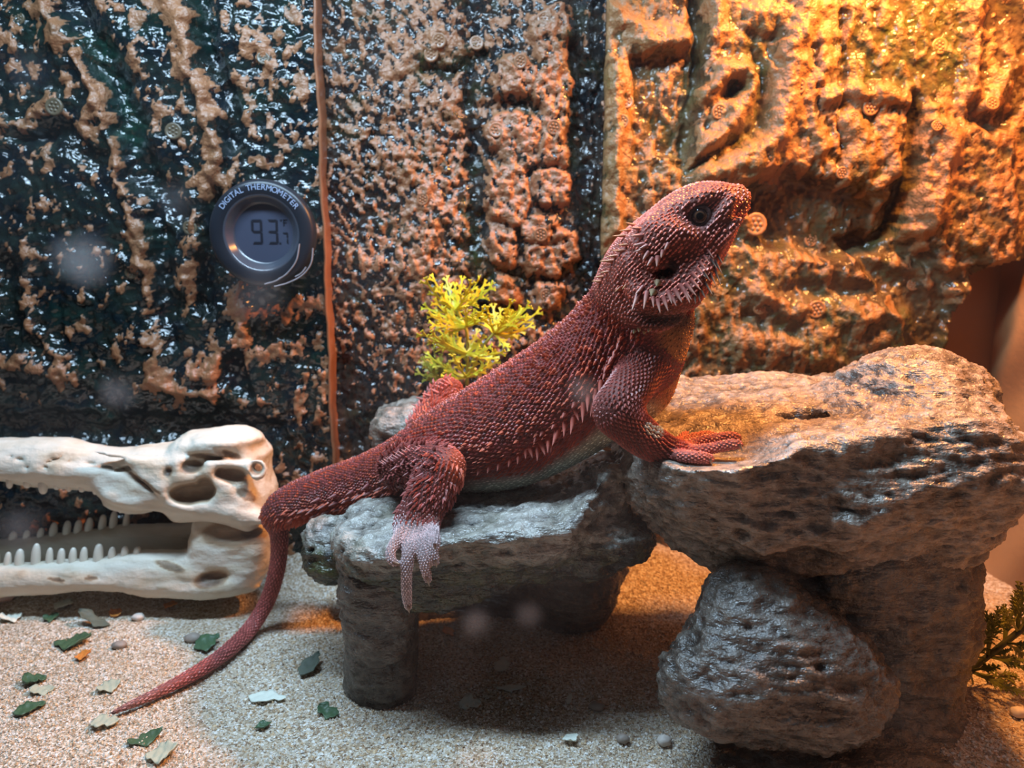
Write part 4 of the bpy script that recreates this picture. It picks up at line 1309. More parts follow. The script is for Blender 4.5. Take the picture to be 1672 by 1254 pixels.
def spike(bx, by, tx, ty, w, key, out=0.35, name='spike', base=None):
    """from the skin at pixel b to pixel t; out: how far the tip leaves the surface, in lengths"""
    p, n = cast(bx, by) if base is None else base
    k = ppm(p)
    d = (tx - bx) * k * cam_r - (ty - by) * k * cam_u
    L = np.linalg.norm(d)
    d = d - cam_f * (out * L)
    L2 = np.linalg.norm(d)
    x = unit(d)
    M = frame(p - x * 0.0004, x, n)
    M = M @ Matrix.Diagonal((L2, w * k, w * k, 1))
    return put(name, SPK[key], None, lizard, M)
for bx, by, tx, ty, w in [(952, 662, 950, 687, 4.5), (936, 683, 931, 706, 4.5), (922, 691, 920, 711, 4.2), (910, 704, 902, 725, 5), (895, 717, 894, 737, 4.2), (884, 724, 889, 741, 5), (878, 731, 877, 750, 4), (866, 733, 869, 746, 4.5), (859, 736, 858, 748, 4),
                          (847, 745, 845, 757, 4), (960, 646, 958, 670, 4.5), (972, 637, 968, 657, 4.5), (981, 625, 977, 643, 4.5), (833, 752, 830, 762, 3.6), (815, 757, 812, 768, 3.4), (799, 762, 796, 772, 3.2), (783, 768, 779, 776, 3), (940, 672, 944, 686, 3.6), (968, 655, 963, 678, 3.6), (900, 722, 899, 737, 3)]:
    spike(bx, by, tx + (tx - bx) * .25, ty + (ty - by) * .25, w * 1.25, 'red', .5)
for bx, by, tx, ty, w in [(990, 600, 984, 612, 6), (998, 588, 990, 598, 6), (1004, 576, 998, 588, 6), (1010, 563, 1004, 574, 5), (988, 612, 982, 622, 5), (1013, 554, 1008, 563, 4), (938, 660, 932, 668, 6), (922, 676, 916, 684, 6), (905, 694, 899, 702, 5), (876, 716, 870, 724, 5), (955, 640, 948, 648, 5), (886, 706, 880, 714, 5)]:
    spike(bx, by, tx, ty, w, 'red', 0.7)
# beard fringe
for bx, by, tx, ty, w in [(1042, 480, 1028, 512, 5), (1056, 480, 1048, 509, 5), (1074, 492, 1077, 515, 4.5), (1084, 488, 1090, 512, 4.5), (1092, 478, 1096, 500, 4.5), (1103, 475, 1113, 498, 5), (1112, 468, 1129, 494, 5), (1122, 466, 1137, 487, 4.5), (1130, 458, 1144, 477, 4),
                          (1132, 448, 1146, 466, 4), (1140, 440, 1152, 456, 3.6), (1144, 430, 1155, 446, 3.6), (1066, 486, 1066, 506, 4), (1150, 420, 1160, 436, 3.2), (1156, 410, 1165, 425, 3), (1098, 486, 1104, 503, 4), (1118, 476, 1126, 499, 4), (1048, 470, 1034, 484, 4)]:
    spike(bx, by, tx, ty, w, 'pink', 0.4)
for bx, by, tx, ty, w in [(1152, 462, 1163, 485, 3), (1160, 448, 1169, 470, 3), (1166, 438, 1176, 470, 3), (1168, 428, 1179, 451, 3), (1144, 472, 1152, 490, 3), (1158, 470, 1160, 488, 2.6), (1172, 418, 1181, 436, 2.6), (1140, 478, 1143, 496, 2.6), (1164, 456, 1172, 476, 2.6), (1150, 446, 1160, 462, 3), (1162, 425, 1171, 442, 2.6), (1134, 482, 1135, 500, 2.6)]:
    spike(bx, by, tx, ty, w, 'dark', 0.3)
# jaw angle, ear rim and crest
for bx, by, tx, ty, w in [(1064, 424, 1054, 437, 5), (1074, 422, 1071, 439, 5.5), (1057, 414, 1047, 427, 5), (1082, 412, 1078, 424, 5), (1090, 400, 1083, 410, 4.5), (1050, 408, 1033, 412, 4.5), (1048, 399, 1030, 402, 4.5), (1046, 385, 1026, 386, 4.5), (1044, 374, 1024, 372, 4), (1054, 402, 1040, 408, 4)]:
    spike(bx, by, tx, ty, w, 'pink', 0.35)
for bx, by, tx, ty, w in [(1022, 385, 996, 386, 3.6), (1036, 368, 1019, 363, 3.6), (1030, 376, 1008, 377, 3.4), (1024, 400, 1006, 400, 3.4), (1016, 410, 996, 409, 3.4), (1000, 426, 976, 427, 4), (1006, 418, 985, 420, 3.6), (992, 444, 976, 446, 3), (980, 460, 964, 459, 3.4), (984, 452, 970, 452, 3), (1044, 355, 1030, 351, 2.6), (1012, 470, 1002, 478, 3), (1022, 466, 1014, 474, 3)]:
    spike(bx, by, tx, ty, w, 'orange', 0.1)
for bx, by, tx, ty, w in [(1066, 478, 1062, 486, 8), (1074, 462, 1071, 470, 7), (1082, 456, 1080, 462, 5), (1036, 540, 1033, 547, 5), (1044, 537, 1042, 544, 5), (1052, 542, 1050, 548, 4.5), (1040, 548, 1037, 554, 4.5), (1060, 538, 1057, 544, 4)]:
    spike(bx, by, tx, ty, w, 'pale', 0.6)
# spine line, thigh, shin and tail sides
for i in range(46):
    f = i / 45
    bx = 985 - 450 * f
    by = np.interp(bx, [535, 600, 660, 720, 780, 840, 900, 960, 985], [756, 729, 692, 654, 623, 584, 534, 480, 440]) + 3
    L = 8 if bx > 640 else 15
    spike(bx, by, bx - L * .75, by - L * .62, 2.2 if L < 10 else 2.8, 'bloom' if bx < 660 else 'red', 0.0)
for bx, by in [(640, 745), (652, 735), (668, 730), (684, 733), (698, 740), (660, 752), (678, 752), (695, 756), (712, 762), (668, 772), (688, 775), (705, 782), (648, 762), (722, 778), (700, 800), (684, 808), (672, 822), (668, 838), (690, 826), (708, 812), (660, 790), (680, 792)]:
    spike(bx, by, bx - 10 + random.uniform(-3, 3), by + random.uniform(4, 12), 3.2, 'bloom', 0.55)
for bx, by in [(640, 790), (622, 797), (604, 804), (586, 809), (568, 815), (550, 820), (532, 824), (514, 830), (498, 833), (632, 803), (612, 812), (594, 818), (576, 825), (556, 830), (538, 834), (520, 838), (628, 782), (600, 792), (575, 802), (548, 808), (520, 815)]:
    spike(bx, by, bx - 13 + random.uniform(-2, 2), by + random.uniform(5, 9), 3.4, 'bloom', 0.5)
for bx, by, tx, ty in [(735, 616, 722, 606), (728, 622, 714, 614), (722, 632, 707, 624), (714, 642, 700, 634), (706, 652, 690, 646), (700, 660, 684, 655), (692, 668, 677, 664), (742, 616, 736, 603)]:
    q = at(bx, by, .425); p, n, d = near(q)
    spike(bx, by, tx, ty, 3.6, 'red', 0.0, base=(p, n))
# claws
for bx, by, tx, ty, w in [(1160, 751, 1164, 763, 3.2), (1208, 727, 1214, 740, 3.2), (1205, 718, 1212, 728, 3), (645, 919, 655, 921, 3.2), (667, 992, 669, 1003, 3.4), (698, 945, 702, 959, 3.4), (711, 916, 714, 929, 3.2), (710, 890, 711, 905, 3.2)]:
    spike(bx, by, tx, ty, w, 'claw', 0.15, name='claw')

# ---- the eye
def sphere_mesh(name, nu=24, nv=16):
    V = [(0, 0, 1)]; F = []; Tt = []
    for i in range(1, nv):
        th = math.pi * i / nv
        for k in range(nu):
            a = 2 * math.pi * k / nu
            V.append((math.sin(th) * math.cos(a), math.sin(th) * math.sin(a), math.cos(th)))
    V.append((0, 0, -1))
    for k in range(nu):
        Tt.append((0, 1 + k, 1 + (k + 1) % nu))
        Tt.append((len(V) - 1, 1 + (nv - 2) * nu + (k + 1) % nu, 1 + (nv - 2) * nu + k))
    for i in range(nv - 2):
        for k in range(nu):
            F.append((1 + i * nu + k, 1 + (i + 1) * nu + k, 1 + (i + 1) * nu + (k + 1) % nu, 1 + i * nu + (k + 1) % nu))
    return np_mesh(name, V, [np.array(F), np.array(Tt)])
mE = Mat('lizard_eye', 0.08, 0.6)
s = mE.n('ShaderNodeSeparateXYZ'); mE.link(mE.coord(), s.inputs[0])
rr = mE.math('POWER', mE.math('ADD', mE.math('POWER', s.outputs[0], 2.0), mE.math('POWER', s.outputs[1], 2.0)), 0.5)
mE.color(mE.ramp(rr, [(0.0, (0.004, 0.003, 0.003)), (0.30, (0.004, 0.003, 0.003)), (0.36, (0.09, 0.04, 0.02)), (0.46, (0.07, 0.03, 0.018)), (0.52, (0.015, 0.008, 0.008)), (0.9, (0.02, 0.012, 0.012))]))
me_eye = sphere_mesh('eye'); me_eye.materials.append(mE.m)
for sg in (1, -1):
    sk = HS * sg
    ce = hp(-67, -29, SB + 38 * sg)
    rot = Matrix((HF.tolist(), np.cross(sk, HF).tolist(), sk.tolist())).transposed().to_4x4()
    if sg > 0:
        aim = unit(sk * 0.9 - cam_f * 0.5)
    else:
        aim = sk
    xx = unit(HF - (HF @ aim) * aim); yy = np.cross(aim, xx)
    rot = Matrix((xx.tolist(), yy.tolist(), aim.tolist())).transposed().to_4x4()
    r = 17.5 * HK
    put('eye', me_eye, None, lizard, Matrix.Translation(Vector(ce)) @ rot @ Matrix.Diagonal((r, r, r, 1)))
    # eyelid: a ring with granules along its edge
    V2, F2 = [], []
    nu, nw = 36, 8
    for k in range(nu):
        a = 2 * math.pi * k / nu
        rx, ry = (1.02, 0.86)
        cx = ce + r * (0.90 * rx * math.cos(a) * xx + 0.90 * ry * math.sin(a) * yy + 0.52 * aim)
        rad = unit(math.cos(a) * xx + math.sin(a) * yy)
        tr = r * (0.20 + (0.05 if k % 2 else 0.0))
        for j in range(nw):
            bq = 2 * math.pi * j / nw
            V2.append(cx + tr * (math.cos(bq) * rad + math.sin(bq) * aim))
    for k in range(nu):
        for j in range(nw):
            F2.append((k * nw + j, ((k + 1) % nu) * nw + j, ((k + 1) % nu) * nw + (j + 1) % nw, k * nw + (j + 1) % nw))
    put('eyelid', np_mesh('eyelid', np.array(V2), np.array(F2)), plain('eyelid_skin', (0.13, 0.075, 0.07), 0.45, 0.4, 0.4, 900), lizard)
# ------------------------------------------------------------------ the crocodile skull ornament
skull = empty('crocodile_skull', at(230, 960, .452) * np.array([1, 1, 0]), 'cream resin crocodile skull with open toothed jaws lying on the sand', 'skull ornament')
mK = Mat('bone_resin', 0.5, 0.4)
st_ = mK.attr('stain')
f = mK.math('ADD', st_, mK.math('MULTIPLY', mK.math('SUBTRACT', mK.noise(90, 6, 0.68, stretch=(0.3, 1, 1.2)), 0.42), 1.1))
mK.color(mK.ramp(f, [(0.05, (0.72, 0.66, 0.56)), (0.28, (0.64, 0.55, 0.42)), (0.52, (0.36, 0.25, 0.16)), (1.0, (0.10, 0.065, 0.045))]))
mK.bump(mK.math('ADD', mK.noise(120, 5, 0.6, stretch=(0.3, 1, 1)), mK.math('MULTIPLY', mK.noise(500, 3), 0.3)), 0.0016, 0.6)
SY = 0.455
def poly_xz(pts, Y):
    P = np.array([at(x, y, Y) for x, y in pts])
    return [(float(p[0]), float(p[2])) for p in P]
def pillow(vol, pts, Yp, yc, W, r, k=0.0, wx=None):
    sl, x, y, z = vol.box(vol.lo, vol.lo + vol.n * vol.h)
    d2 = poly_field(np.broadcast_to(x, (x.shape[0], 1, z.shape[2])), np.broadcast_to(z, (x.shape[0], 1, z.shape[2])), poly_xz(pts, Yp))
    Wx = W if wx is None else (np.interp(x.ravel(), *wx)[:, None, None])
    t = np.clip(-d2 / r, 0, 1)
    w = Wx * np.sqrt(np.clip(1 - (1 - t) ** 2, 0, 1))
    fld = np.maximum(d2 + 0 * y, (np.abs(y - yc) - w) * 0.75)
    vol.merge(sl, fld.astype(np.float32), k)
def skell(vol, px, py, Y, rx, ry, rdepth, rot=0, k=.002, carve=False):
    c = at(px, py, Y); q = ppm(c)
    a = math.radians(rot); R = np.array([[math.cos(a), 0, -math.sin(a)], [0, 1, 0], [math.sin(a), 0, math.cos(a)]])
    vol.ellipsoid(c, (rx * q, rdepth * q, ry * q), rot=R, k=k, carve=carve)
HOLES_U = [(313, 762, .428, 18, 11, 22, -8), (312, 806, .428, 36, 17, 20, -4), (334, 800, .428, 16, 20, 16, 0), (380, 778, .428, 25, 13, 22, 14), (362, 774, .428, 12, 10, 18, 0), (275, 771, .428, 7, 8, 10, 0), (418, 766, .428, 9, 9, 12, 0), (402, 808, .428, 18, 8, 12, 28), (340, 746, .432, 30, 5, 8, 6), (378, 742, .430, 16, 5, 8, 20), (232, 786, .432, 40, 3.5, 8, 34)]
HOLES_L = [(277, 924, .428, 25, 7, 16, 18), (345, 946, .428, 29, 13, 18, -14), (378, 872, .425, 52, 23, 24, 0), (92, 946, .427, 14, 3.5, 9, 12), (150, 944, .428, 10, 4, 9, 0)]
lo, hi = (-.40, .405, -.006), (-.135, .515, .135)
vol = Vol(lo, hi, 0.0015)
upper = [(-70, 720), (0, 713), (40, 714), (82, 711), (118, 714), (140, 722), (165, 727), (220, 727), (286, 720), (298, 709), (316, 702), (345, 701), (371, 699), (407, 702), (428, 716), (436, 726), (444, 734), (440, 757), (444, 780), (452, 795), (449, 830), (442, 858), (420, 862), (395, 852), (358, 842), (320, 844), (303, 842), (285, 828), (268, 826), (248, 832), (220, 832), (200, 828), (187, 824), (175, 806), (165, 797), (115, 793), (55, 788), (0, 780), (-70, 782)]
xp = at(0, 800, SY)[0], at(200, 800, SY)[0], at(300, 800, SY)[0], at(440, 800, SY)[0]
pillow(vol, upper, SY, .452, .03, .017, wx=(xp, (.016, .019, .025, .025)))
skell(vol, 368, 716, .445, 60, 17, 50, 0, .006)
skell(vol, 290, 812, .432, 52, 9, 12, 38, .006)
skell(vol, 400, 840, .432, 48, 13, 14, 14, .006)
skell(vol, 418, 767, .430, 20, 19, 10, 0, .004)
skell(vol, 240, 752, .434, 90, 6, 9, 10, .006)
skell(vol, 210, 818, .432, 45, 10, 8, 14, .004)
for h in HOLES_U:
    skell(vol, *h[:6], h[6], .0028, True)
for gx, gy, rx, ry, rot in [(30, 752, 10, 2.5, 10), (12, 748, 5, 2.5, -20), (86, 753, 16, 2.2, -18), (75, 762, 7, 2, 5), (100, 745, 6, 2, -40), (46, 764, 3, 2, 0), (232, 757, 55, 3, -15), (238, 798, 36, 3, 36), (60, 738, 24, 1.8, -6), (180, 745, 50, 1.6, 4), (150, 760, 60, 1.6, 8)]:
    skell(vol, gx, gy, .4365, rx, ry, 10, rot, .0008, True)
def skull_part(name, vol, holes, seed):
    V, F, _ = vol.mesh(2)
    N = vnormals(V, F)
    px, py = project(V)
    fx = fbm(V * np.array([30, 60, 60]), 4, seed)
    stain = np.zeros(len(V))
    for h in holes:
        a = math.radians(h[6]); dx, dy = px - h[0], py - h[1]
        u, v = dx * math.cos(a) + dy * math.sin(a), -dx * math.sin(a) + dy * math.cos(a)
        stain = np.maximum(stain, 0.62 * sstep(1.25, 0.75, np.hypot(u / h[3], v / h[4])))
    stain = np.clip(stain + 0.22 * sstep(0.1, .7, fx), 0, 1)
    V = V + N * (0.0012 * fx + 0.0006 * fbm(V * np.array([60, 150, 170]), 3, seed + 4))[:, None]
    return put(name, np_mesh(name, V, F, attrs={'stain': stain}), mK.m, skull)
skull_part('upper_jaw', vol, HOLES_U, 70)
lowr = [(-70, 926), (0, 922), (41, 920), (100, 917), (165, 912), (200, 905), (234, 899), (290, 900), (306, 896), (312, 870), (316, 846), (350, 836), (410, 852), (441, 855), (447, 880), (441, 920), (430, 945), (413, 958), (385, 969), (358, 974), (300, 975), (248, 973), (200, 965), (165, 962), (100, 968), (0, 973), (-70, 973)]
vol = Vol(lo, hi, 0.0015)
pillow(vol, lowr, .440, .441, .011, .012)
skell(vol, 330, 960, .436, 90, 14, 16, 0, .006)
skell(vol, 90, 945, .434, 110, 16, 10, 0, .006)
for h in HOLES_L:
    skell(vol, *h[:6], h[6], .0018, True)
skull_part('lower_jaw', vol, HOLES_L, 80)
vol = Vol(lo, hi, 0.0018)
far = [(-70, 884), (0, 881), (120, 870), (215, 856), (300, 852), (316, 846), (350, 838), (420, 856), (425, 900), (400, 930), (300, 935), (150, 928), (-70, 932)]
pillow(vol, far, .468, .468, .008, .010)
skull_part('far_lower_jaw', vol, [], 90)
def peg(V0, V1, r0):
    n = 8; V, F = [], []
    prof = [(0, .95), (.3, 1.08), (.6, 1.0), (.84, .78), (.96, .42)]
    for t, q in prof:
        for k in range(n):
            a = 2 * math.pi * k / n
            V.append((q * math.cos(a), q * math.sin(a), t))
    V.append((0, 0, 1)); T_ = [((len(prof) - 1) * n + k, (len(prof) - 1) * n + (k + 1) % n, len(V) - 1) for k in range(n)]
    for i in range(len(prof) - 1):
        for k in range(n):
            F.append((i * n + k, i * n + (k + 1) % n, (i + 1) * n + (k + 1) % n, (i + 1) * n + k))
    return np_mesh('tooth', V, [np.array(F), np.array(T_)])
me_t = peg(0, 0, 0); me_t.materials.append(plain('tooth_enamel', (0.80, 0.74, 0.64), 0.3, 0.5, 0.12, 200))
def tooth(px, py0, py1, w, Y, lean=0):
    a, b = at(px, py0, Y), at(px + lean, py1, Y)
    z = b - a; L = np.linalg.norm(z); k = ppm(a)
    M = frame(a, z / L, (0, -1, 0))
    R = np.array(M)
    G = np.eye(4); G[:3, 0] = R[:3, 1] * w * k; G[:3, 1] = R[:3, 2] * w * k; G[:3, 2] = R[:3, 0] * L; G[:3, 3] = a
    put('tooth', me_t, None, skull, Matrix(G.tolist()))
for px, tp, w in [(-8, 897, 6), (12, 901, 5.5), (31, 896, 7), (58, 887, 7), (80, 894, 5.5), (99, 895, 6), (118, 894, 6), (136, 893, 6), (160, 888, 7.5), (182, 893, 6), (203, 892, 6), (223, 892, 5.5)]:
    tooth(px, np.interp(px, [0, 165, 234], [926, 916, 904]), tp, w, .440, 2)
for px, tp, w in [(65, 862, 5), (86, 853, 6), (108, 850, 6), (126, 849, 6), (144, 845, 6), (166, 840, 6), (184, 834, 6), (205, 836, 5), (20, 868, 6), (42, 866, 5)]:
    tooth(px, np.interp(px, [0, 120, 215], [884, 873, 860]), tp, w, .468, 3)
for px, tp, w in [(15, 798, 5), (44, 797, 6), (70, 807, 7), (112, 803, 4.5), (133, 804, 5), (155, 808, 4.5), (196, 838, 4.5), (92, 800, 5)]:
    tooth(px, np.interp(px, [0, 165, 180, 250], [780, 794, 816, 828]), tp, w, .441, 1)

# ------------------------------------------------------------------ the round thermometer on the left panel
TC = at(427, 381, .466); TR = 87 * ppm(TC)
therm = empty('thermometer', TC, 'round black digital thermometer with a grey display stuck to the wall', 'thermometer')
def lathe(name, prof, n=64):
    """profile (r, y) around the axis Y through the thermometer; y towards the viewer is negative"""
    V, F = [], []
    for r, y in prof:
        for k in range(n):
            a = 2 * math.pi * k / n
            V.append((TC[0] + TR * r * math.cos(a), TC[1] + TR * y, TC[2] + TR * r * math.sin(a)))
    for i in range(len(prof) - 1):
        for k in range(n):
            F.append((i * n + k, i * n + (k + 1) % n, (i + 1) * n + (k + 1) % n, (i + 1) * n + k))
    return np_mesh(name, np.array(V), np.array(F)[:, ::-1])
mB = plain('black_plastic', (0.012, 0.014, 0.020), 0.34, 0.4, 0.2, 60)
put('housing', lathe('housing', [(0.90, 0.30), (0.99, 0.22), (1.0, 0.08), (0.98, 0.0), (0.93, -0.04), (0.86, -0.055), (0.76, -0.05), (0.71, -0.03)]), mB, therm)
put('bezel', lathe('bezel', [(0.715, -0.032), (0.69, -0.028), (0.665, 0.0), (0.60, 0.10), (0.55, 0.15), (0.535, 0.155)]), plain('grey_bezel', (0.045, 0.05, 0.065), 0.22, 0.6), therm)
put('screen', lathe('screen', [(0.55, 0.15), (0.3, 0.15), (0.001, 0.15)]), plain('display_grey', (0.050, 0.056, 0.085), 0.25, 0.5), therm)
put('back_cover', lathe('back_cover', [(0.001, 0.34), (0.6, 0.34), (0.9, 0.30)]), mB, therm)
mINK = plain('display_ink', (0.012, 0.012, 0.018), 0.4, 0.3)
def th_quad(quads, name, mat, y, dep=0.006):
    V, F = [], []
    for q in quads:
        b = len(V); n = len(q)
        for (u, v) in q: V.append((TC[0] + TR * u, TC[1] + TR * y, TC[2] + TR * v))
        for (u, v) in q: V.append((TC[0] + TR * u, TC[1] + TR * (y - dep), TC[2] + TR * v))
        F.append([b + n + i for i in range(n)])
        for i in range(n): F.append([b + i, b + (i + 1) % n, b + n + (i + 1) % n, b + n + i])
    me = bpy.data.meshes.new(name); me.from_pydata(V, [], F); me.update()
    return put(name, me, mat, therm)
def seg7(cx, cy, w, h, segs, t):
    x0, x1, y0, ym, y1 = cx - w / 2, cx + w / 2, cy - h / 2, cy, cy + h / 2
    g = t * .35
    S = {'a': [(x0 + g, y1), (x1 - g, y1), (x1 - t, y1 - t), (x0 + t, y1 - t)], 'd': [(x0 + t, y0 + t), (x1 - t, y0 + t), (x1 - g, y0), (x0 + g, y0)], 'g': [(x0 + t, ym + t / 2), (x1 - t, ym + t / 2), (x1 - g, ym), (x1 - t, ym - t / 2), (x0 + t, ym - t / 2), (x0 + g, ym)],
         'f': [(x0, y1 - g), (x0 + t, y1 - t), (x0 + t, ym + t * .6), (x0, ym + g)], 'b': [(x1, y1 - g), (x1, ym + g), (x1 - t, ym + t * .6), (x1 - t, y1 - t)], 'e': [(x0, y0 + g), (x0, ym - g), (x0 + t, ym - t * .6), (x0 + t, y0 + t)], 'c': [(x1, y0 + g), (x1 - t, y0 + t), (x1 - t, ym - t * .6), (x1, ym - g)]}
    return [S[s] for s in segs]
th_quad(seg7(-0.13, 0.03, 0.21, 0.46, 'abcdfg', 0.045), 'digit', mINK, .149)
th_quad(seg7(0.17, 0.03, 0.20, 0.46, 'abcdg', 0.045), 'digit', mINK, .149)
th_quad(seg7(0.40, -0.09, 0.11, 0.22, 'abc', 0.030), 'digit', mINK, .149)
th_quad([[(0.285, -0.20), (0.315, -0.20), (0.315, -0.165), (0.285, -0.165)]], 'decimal_point', mINK, .149)
fx0, fy0 = 0.375, 0.14
th_quad([[(fx0, fy0), (fx0 + .02, fy0), (fx0 + .02, fy0 + .12), (fx0, fy0 + .12)], [(fx0, fy0 + .10), (fx0 + .075, fy0 + .10), (fx0 + .075, fy0 + .12), (fx0, fy0 + .12)], [(fx0, fy0 + .05), (fx0 + .06, fy0 + .05), (fx0 + .06, fy0 + .07), (fx0, fy0 + .07)],
         [(fx0 - .055, fy0 + .09), (fx0 - .025, fy0 + .09), (fx0 - .025, fy0 + .12), (fx0 - .055, fy0 + .12)]], 'unit_mark', mINK, .149)
mTX = plain('printed_lettering', (0.30, 0.36, 0.50), 0.5, 0.3)
def text_mesh(ch, size):
    cu = bpy.data.curves.new('glyph', 'FONT')
    cu.body = ch; cu.size = size; cu.align_x = 'CENTER'; cu.extrude = 0.0
    o = bpy.data.objects.new('glyph', cu)
    COL.objects.link(o)
    dg = bpy.context.evaluated_depsgraph_get()
    me = bpy.data.meshes.new_from_object(o.evaluated_get(dg))
    bpy.data.objects.remove(o)
    bpy.data.curves.remove(cu)
    v = np.zeros(len(me.vertices) * 3); me.vertices.foreach_get('co', v)
    F = [list(p.vertices) for p in me.polygons]
    bpy.data.meshes.remove(me)
    return v.reshape(-1, 3), F
TXT = 'DIGITAL THERMOMETER'
wid = {'I': .38, ' ': .55, 'M': 1.12, 'O': 1.0, 'D': .95, 'G': 1.0, 'A': .92, 'H': .95}
ws = [wid.get(c, .86) for c in TXT]; tot_w = sum(ws); acc = 0
LV, LF = [], []
for ch, w in zip(TXT, ws):
    a = math.radians(-57 + 114 * (acc + w / 2) / tot_w); acc += w
    if ch == ' ': continue
    v, fs = text_mesh(ch, 0.150)
    b = len(LV)
    for x, y, _ in v:
        rr_ = 0.795 + y; u = rr_ * math.sin(a) + x * math.cos(a); q = rr_ * math.cos(a) - x * math.sin(a)
        LV.append((TC[0] + TR * u, TC[1] - TR * 0.062, TC[2] + TR * q))
    LF += [[b + i for i in f_] for f_ in fs]
me = bpy.data.meshes.new('lettering'); me.from_pydata(LV, [], LF); me.update()
put('lettering', me, mTX, therm)
# thin pale grey streaks across the lower right of its rim
def strand(name, pts, r, mat, root, n=16, seg=6):
    fr = tube_frames([[*p, r, r] for p in pts], n)
    V, F = [], []
    for i in range(n):
        for k in range(seg):
            a = 2 * math.pi * k / seg
            V.append(fr['C'][i] + fr['ra'][i] * (math.cos(a) * fr['N'][i] + math.sin(a) * fr['L'][i]))
    for i in range(n - 1):
        for k in range(seg):
            F.append((i * seg + k, i * seg + (k + 1) % seg, (i + 1) * seg + (k + 1) % seg, (i + 1) * seg + k))
    return np_mesh(name, np.array(V), np.array(F))
mDR = plain('rim_streak', (0.24, 0.23, 0.25), 0.35, 0.5, 0.3, 300)
TY = TC[1] - TR * .06
for pts in [[(489, 398), (484, 425), (470, 445), (452, 458), (432, 464)], [(511, 405), (508, 430), (494, 449), (470, 462), (448, 468)], [(470, 446), (462, 452), (455, 455)], [(500, 436), (492, 446), (482, 452)]]:
    put('rim_streak', strand('rim_streak', [at(x, y, TY) for x, y in pts], .00045, mDR, therm), mDR, therm)

# ------------------------------------------------------------------ plastic plants
def ribbon(V, F, a, b, w0, w1, nrm, th):
    d = unit(b - a); s = unit(np.cross(nrm, d)); n = unit(np.cross(d, s)) * th / 2
    i = len(V)
    for p, w in ((a, w0), (b, w1)):
        for q in (-1, 1):
            for r in (-1, 1):
                V.append(p + s * q * w / 2 + n * r)
    F += [(i, i + 1, i + 3, i + 2), (i + 4, i + 6, i + 7, i + 5), (i, i + 4, i + 5, i + 1), (i + 2, i + 3, i + 7, i + 6), (i, i + 2, i + 6, i + 4), (i + 1, i + 5, i + 7, i + 3)]
def frond_mesh(base, tip, arch, w, pr, tines=3, spread=0.62, tl=0.34):
    V, F = [], []
    L = np.linalg.norm(tip - base); d = (tip - base) / L
    view = unit(base * 0.5 + tip * 0.5 - np.array([0, 0, CAM_H]))
    nrm = unit(view + pr.normal(0, .35, 3)); nrm = unit(nrm - (nrm @ d) * d)
    side = np.cross(nrm, d)
    def P(t): return base + d * L * t + arch * (4 * t * (1 - t)) * L
    n = 6
    for i in range(n):
        ribbon(V, F, P(i / n), P((i + 1) / n), w * (1.15 - .6 * i / n), w * (1.15 - .6 * (i + 1) / n), nrm, w * .4)
    for j in range(tines):
        t = 0.36 + 0.58 * j / max(1, tines - 1)
        for sg in (-1, 1):
            ln = L * tl * (1.05 - 0.62 * t) * pr.uniform(.85, 1.15)
            q = unit(d * math.cos(spread) + side * sg * math.sin(spread) + nrm * pr.normal(0, .2))
            a = P(t); b = a + q * ln
            ribbon(V, F, a, b, w * .8, w * .5, nrm, w * .35)
            for s2 in (-1, 1):
                q2 = unit(q + side * s2 * .65 + nrm * pr.normal(0, .15))
                ribbon(V, F, a + q * ln * .6, a + q * ln * .6 + q2 * ln * .5, w * .6, w * .3, nrm, w * .3)
    return np_mesh('frond', np.array(V), np.array(F), smooth=False)
def leaf_mat(name, c0, c1, trans=0.15):
    m = Mat(name, 0.4, 0.4)
    m.color(m.mix(m.noise(90, 2), c0, c1))
    m.b.inputs['Subsurface Weight'].default_value = 0.0
    tl_ = m.n('ShaderNodeBsdfTranslucent'); tl_.inputs['Color'].default_value = (*c1, 1)
    mx_ = m.n('ShaderNodeMixShader'); mx_.inputs[0].default_value = trans
    m.link(m.b.outputs[0], mx_.inputs[1]); m.link(tl_.outputs[0], mx_.inputs[2])
    m.link(mx_.outputs[0], m.t.nodes['Material Output'].inputs['Surface'])
    return m.m
pr = np.random.default_rng(12)
Yp = .462
yplant = empty('plastic_plant', at(762, 660, Yp), 'yellow plastic plant of forked fronds rising behind the lizard back', 'artificial plant')
mY = leaf_mat('yellow_plastic', (0.80, 0.70, 0.03), (0.92, 0.86, 0.08), .3)
mYG = leaf_mat('olive_yellow_plastic', (0.30, 0.28, 0.05), (0.62, 0.55, 0.06), .25)
mST = plain('plant_stem', (0.42, 0.38, 0.05), 0.4, 0.4)
for pts, r in [([(762, 700), (762, 640), (763, 590), (762, 540), (745, 505)], .0011), ([(764, 600), (785, 570), (808, 543), (822, 530)], .0009), ([(762, 640), (740, 620), (720, 600)], .0007), ([(763, 590), (750, 575), (735, 560)], .0008)]:
    put('stem', strand('stem', [at(x, y, Yp) for x, y in pts], r, mST, yplant), mST, yplant)
